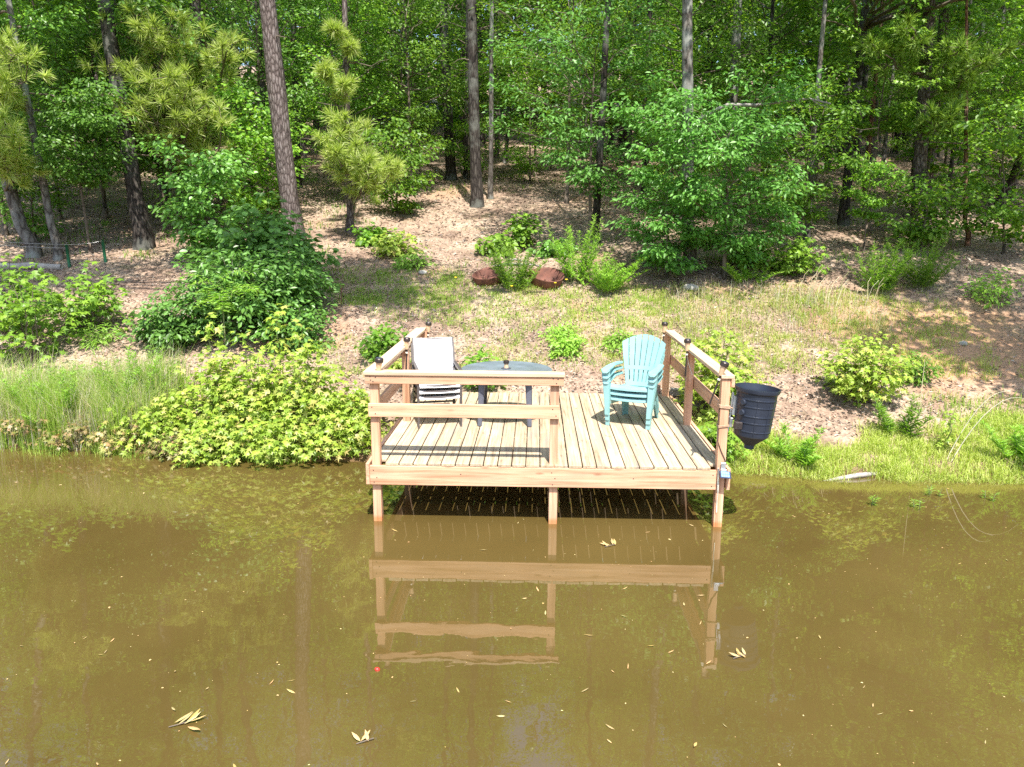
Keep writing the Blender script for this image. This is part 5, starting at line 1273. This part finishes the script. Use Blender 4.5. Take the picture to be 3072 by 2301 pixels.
def leaf_spray(x, y, s, n, a0, label):
    t = thing("leaf_spray", label, "twig", (x, y, .006)); r = RN(int(x * 10) + 50)
    ob("twig", MB().tube(np.array([(-.6 * s, -.2 * s, 0), (0, 0, .01), (.5 * s, .3 * s, .01)]), .004, 4).mesh("twig"), M['twig'], t)
    for i in range(n):
        ob("leaf", me0, None, t, (r.uniform(-.5, .5) * s, r.uniform(-.25, .25) * s, .008), (r.uniform(0, .2), r.uniform(-.2, .2), a0 + r.normal(0, .7)), (s * 1.0,) * 3)
leaf_spray(-.43, -3.44, .12, 6, -1.2, "broken twig with long yellow leaves floating at the lower left")
leaf_spray(.76, -3.56, .09, 3, .3, "small cluster of orange leaves floating at the bottom of the pond view")
leaf_spray(3.29, -2.51, .09, 4, .5, "pale curled leaf cluster floating under the feeder's reflection")
leaf_spray(2.53, -.53, .10, 4, .2, "green leafy sprig floating in front of the dock")
tag(ob("red_bobber", MB().lathe([(0, -.02), (.022, -.008), (.026, .005), (.018, .02), (0, .026)], 10).mesh("red_bobber", True), M['red'], None, (.67, -2.77, .004), (.4, .2, 0), (.8, .65, .5)), "tiny red fishing float on the water below the dock's reflection", "float")
rng = RN(71); P = np.c_[rng.uniform(-6, 9, 900), rng.uniform(-4.6, 2, 900)]; P = P[~((P[:, 0] > -.1) & (P[:, 0] < 3.9) & (P[:, 1] > -.05))]; m = MB()
Q = np.c_[P, np.full(len(P), .004)]; leaves(m, Q, unit(np.array([0, 0, 1.]) + rng.normal(0, .05, Q.shape)), rng.normal(0, 1, Q.shape), rng.exponential(.005, len(P)) + .004, T_WIDE, rng)
tag(ob("floating_debris", m.mesh("floating_debris"), M['float_leaf']), "pale specks of pollen and petals on the water", "debris", kind='stuff')

# ------------------------------------------------------------------ the forest behind
tall = [broadleaf(400 + i, h, r, c0, s, nb, 34, .115, T_OAK if i % 2 else T_WIDE, (rx, ry), rc=.7, stubs=6, sides=8) for i, (h, r, c0, s, nb, rx, ry) in enumerate(((17, .14, 3.4, 3.0, 32, .3, .2), (14, .11, 2.6, 2.8, 30, -.5, .1), (18, .17, 5.0, 3.4, 32, .2, -.4), (11, .085, 2.0, 2.4, 28, .6, .3)))]
under = [broadleaf(420 + i, h, r, c0, s, nb, 34, ls * .82, (T_WIDE, T_OAK, T_OVAL, T_STAR)[i], (0, 0), rc=.42, sides=6, up=.2, flat=.3) for i, (h, r, c0, s, nb, ls) in enumerate(((4.5, .04, .8, 1.9, 20, .14), (5.5, .05, 1.2, 2.1, 22, .15), (3.2, .03, .4, 1.6, 18, .12), (6.0, .05, 1.6, 1.9, 20, .15)))]
fpine = [pine(440 + i, h, r, c0, 2.6, 18, tn=24, tw=.016, tl=.26, sides=8) for i, (h, r, c0) in enumerate(((18, .15, 8.5), (13, .09, 5.0)))]
PRT = {}
def proto(kind, i):
    k = (kind, i)
    if k in PRT: return PRT[k]
    if kind == 'tall': t = plant_tree(tall[i], ((OB, GB, OB, GB)[i], M['twig'], M['oak']), "forest_tree", "leafy forest tree with slender trunk standing deep in the wood", (0, 0, 0), 0, "tall leafy trees deep in the wood")
    elif kind == 'under': t = plant_tree(under[i], (M['twig'], M['twig'], M[('understory', 'oak', 'understory', 'understory')[i]]), "understory_tree", "small leafy understory tree growing beneath the tall trees", (0, 0, 0), 0, "understory trees beneath the tall trees")
    else: t = plant_tree(fpine[i], (PB, M['twig'], M['needle_dark']), "forest_pine", "dark forest pine with high needle boughs deep in the wood", (0, 0, 0), 0, "pines deep in the wood")
    PRT[k] = t; t['_used'] = 0
    return t
frng = RN(2024); used = []
def try_place(kind, i, x, y, sc_):
    for (a, b, d) in used:
        if (a - x) ** 2 + (b - y) ** 2 < d * d: return
    sc_ *= np.clip(.62 + .028 * (y - 14), .55, 1.15) if kind != 'under' else 1.0
    t = proto(kind, i); loc = g3(x, y, -.05); rz = frng.uniform(0, 6.28)
    if not t['_used']:
        t.location = loc; t.rotation_euler = (0, 0, rz); t.scale = (sc_,) * 3; t['_used'] = 1
    else:
        t = copy_tree(t, loc, rz, sc_)
    near = min(MARKS, key=lambda m: abs(math.atan2(m[0] - 1.77, m[1] + 7.7) - math.atan2(x - 1.77, y + 7.7)))
    dep = "at wood front" if y < 17 else "in mid wood" if y < 24 else "in deep wood"
    hw = {'tall': ("stout leafy tree", "tall slim leafy tree", "big spreading leafy tree", "thin leafy tree"), 'under': ("low leafy understory tree", "understory oak", "bushy understory tree", "star leaved understory tree"), 'pine': ("tall dark pine", "smaller dark pine")}[kind][i]
    t['label'] = "%s %s, %s" % (hw, dep, near[2])
    used.append((x, y, 1.6 if kind == 'tall' else 1.0))
MARKS = [(-9.18, 9.0, "behind the leaning grey pine at the left edge"), (-7.1, 9.73, "behind the stout black trunk"), (-7.0, 12.8, "behind the tufted pine"), (-3.77, 10.1, "behind the big plated pine"), (-3.0, 12.2, "behind the small sunlit pine"), (.1, 14.1, "behind the dark oak of the clearing"), (3.1, 10.3, "behind the deep green young tree"), (4.92, 8.5, "behind the grey tree with the bare limb"), (6.4, 8.6, "behind the bright hickory"), (8.0, 10.6, "behind the slim pale grey tree"), (10.66, 11, "behind the straight dark pine"), (12.6, 11, "at the right edge of the picture")]
def half(y): return (y + 7.7) * .70 + 2.0
for y in np.arange(15.5, 37, 2.2):
    w = half(y); n = int(2 * w / 3.0)
    for k in range(n):
        x = 1.0 + -w + 2 * w * (k + frng.uniform(.1, .9)) / n; yy = y + frng.uniform(-.9, .9)
        if -2.2 < x < 3.2 and yy < 17.5: continue
        q = frng.random()
        if q < .16: try_place('pine', int(frng.integers(0, 2)), x, yy, frng.uniform(.85, 1.15))
        else: try_place('tall', int(frng.integers(0, 4)), x, yy, frng.uniform(.8, 1.15))
for y in np.arange(12.8, 30, 1.8):
    w = half(y); n = int(2 * w / 2.7)
    for k in range(n):
        x = 1.0 + -w + 2 * w * (k + frng.uniform(.1, .9)) / n; yy = y + frng.uniform(-.8, .8)
        if -2.3 < x < 4.0 and yy < 17.3: continue
        if 5.5 < x and yy < 14 and frng.random() < .5: continue
        try_place('under', int(frng.integers(0, 4)), x, yy, frng.uniform(.7, 1.2))
for k in list(PRT.values()): del k['_used']
# far wood that reads as one mass
rng = RN(88); n = 36000
P = np.c_[rng.uniform(-50, 54, n), rng.uniform(38, 52, n)]; zc_ = gz(P[:, 0], P[:, 1])
hh = 15 + 4 * np.sin(P[:, 0] * .33) + 3 * np.sin(P[:, 0] * .9 + P[:, 1]); P = np.c_[P, zc_ + hh * rng.random(n) ** .85]
m = MB(); leaves(m, P, unit(np.array([0, -.5, 1.]) + rng.normal(0, .5, P.shape)), rng.normal(0, 1, P.shape), rng.uniform(.4, .95, n), T_WIDE, rng)
tag(ob("far_woods", m.mesh("far_woods"), M['oak']), "far wooded hillside closing the view behind the trees", "woods", kind='stuff')
# trees just outside the frame whose boughs shade the bank
plant_tree(broadleaf(501, 11, .15, 4.0, 2.8, 26, 40, .14, T_OAK, (.2, -.3), rc=.6), (OB, M['twig'], M['oak']), "oak_tree", "oak on the pond bank just beyond the right frame edge, shading the clay slope", T(10.7, 2.0))
plant_tree(overhang(502, 13, .2, [(3.2, -.2, 9.0), (4.2, .9, 9.2), (5.4, .8, 9.4), (8.9, -.2, 9.6), (9.5, -.9, 9.8), (10.2, -.6, 9.7), (9.9, .4, 9.5), (8.6, -.4, 9.8), (10.6, -1.1, 9.6), (2.2, .4, 9.0), (-1.5, 1.0, 9.6), (.8, -.6, 9.5), (3.2, 1.3, 9.2), (1.4, 1.5, 9.2), (5.0, 1.2, 9.4), (2.6, -.2, 9.2)], 22, 28), (OB, M['twig'], M['oak']), "oak_tree", "oak just beyond the left frame edge with long boughs reaching high over the bank", T(-9.4, 3.7))
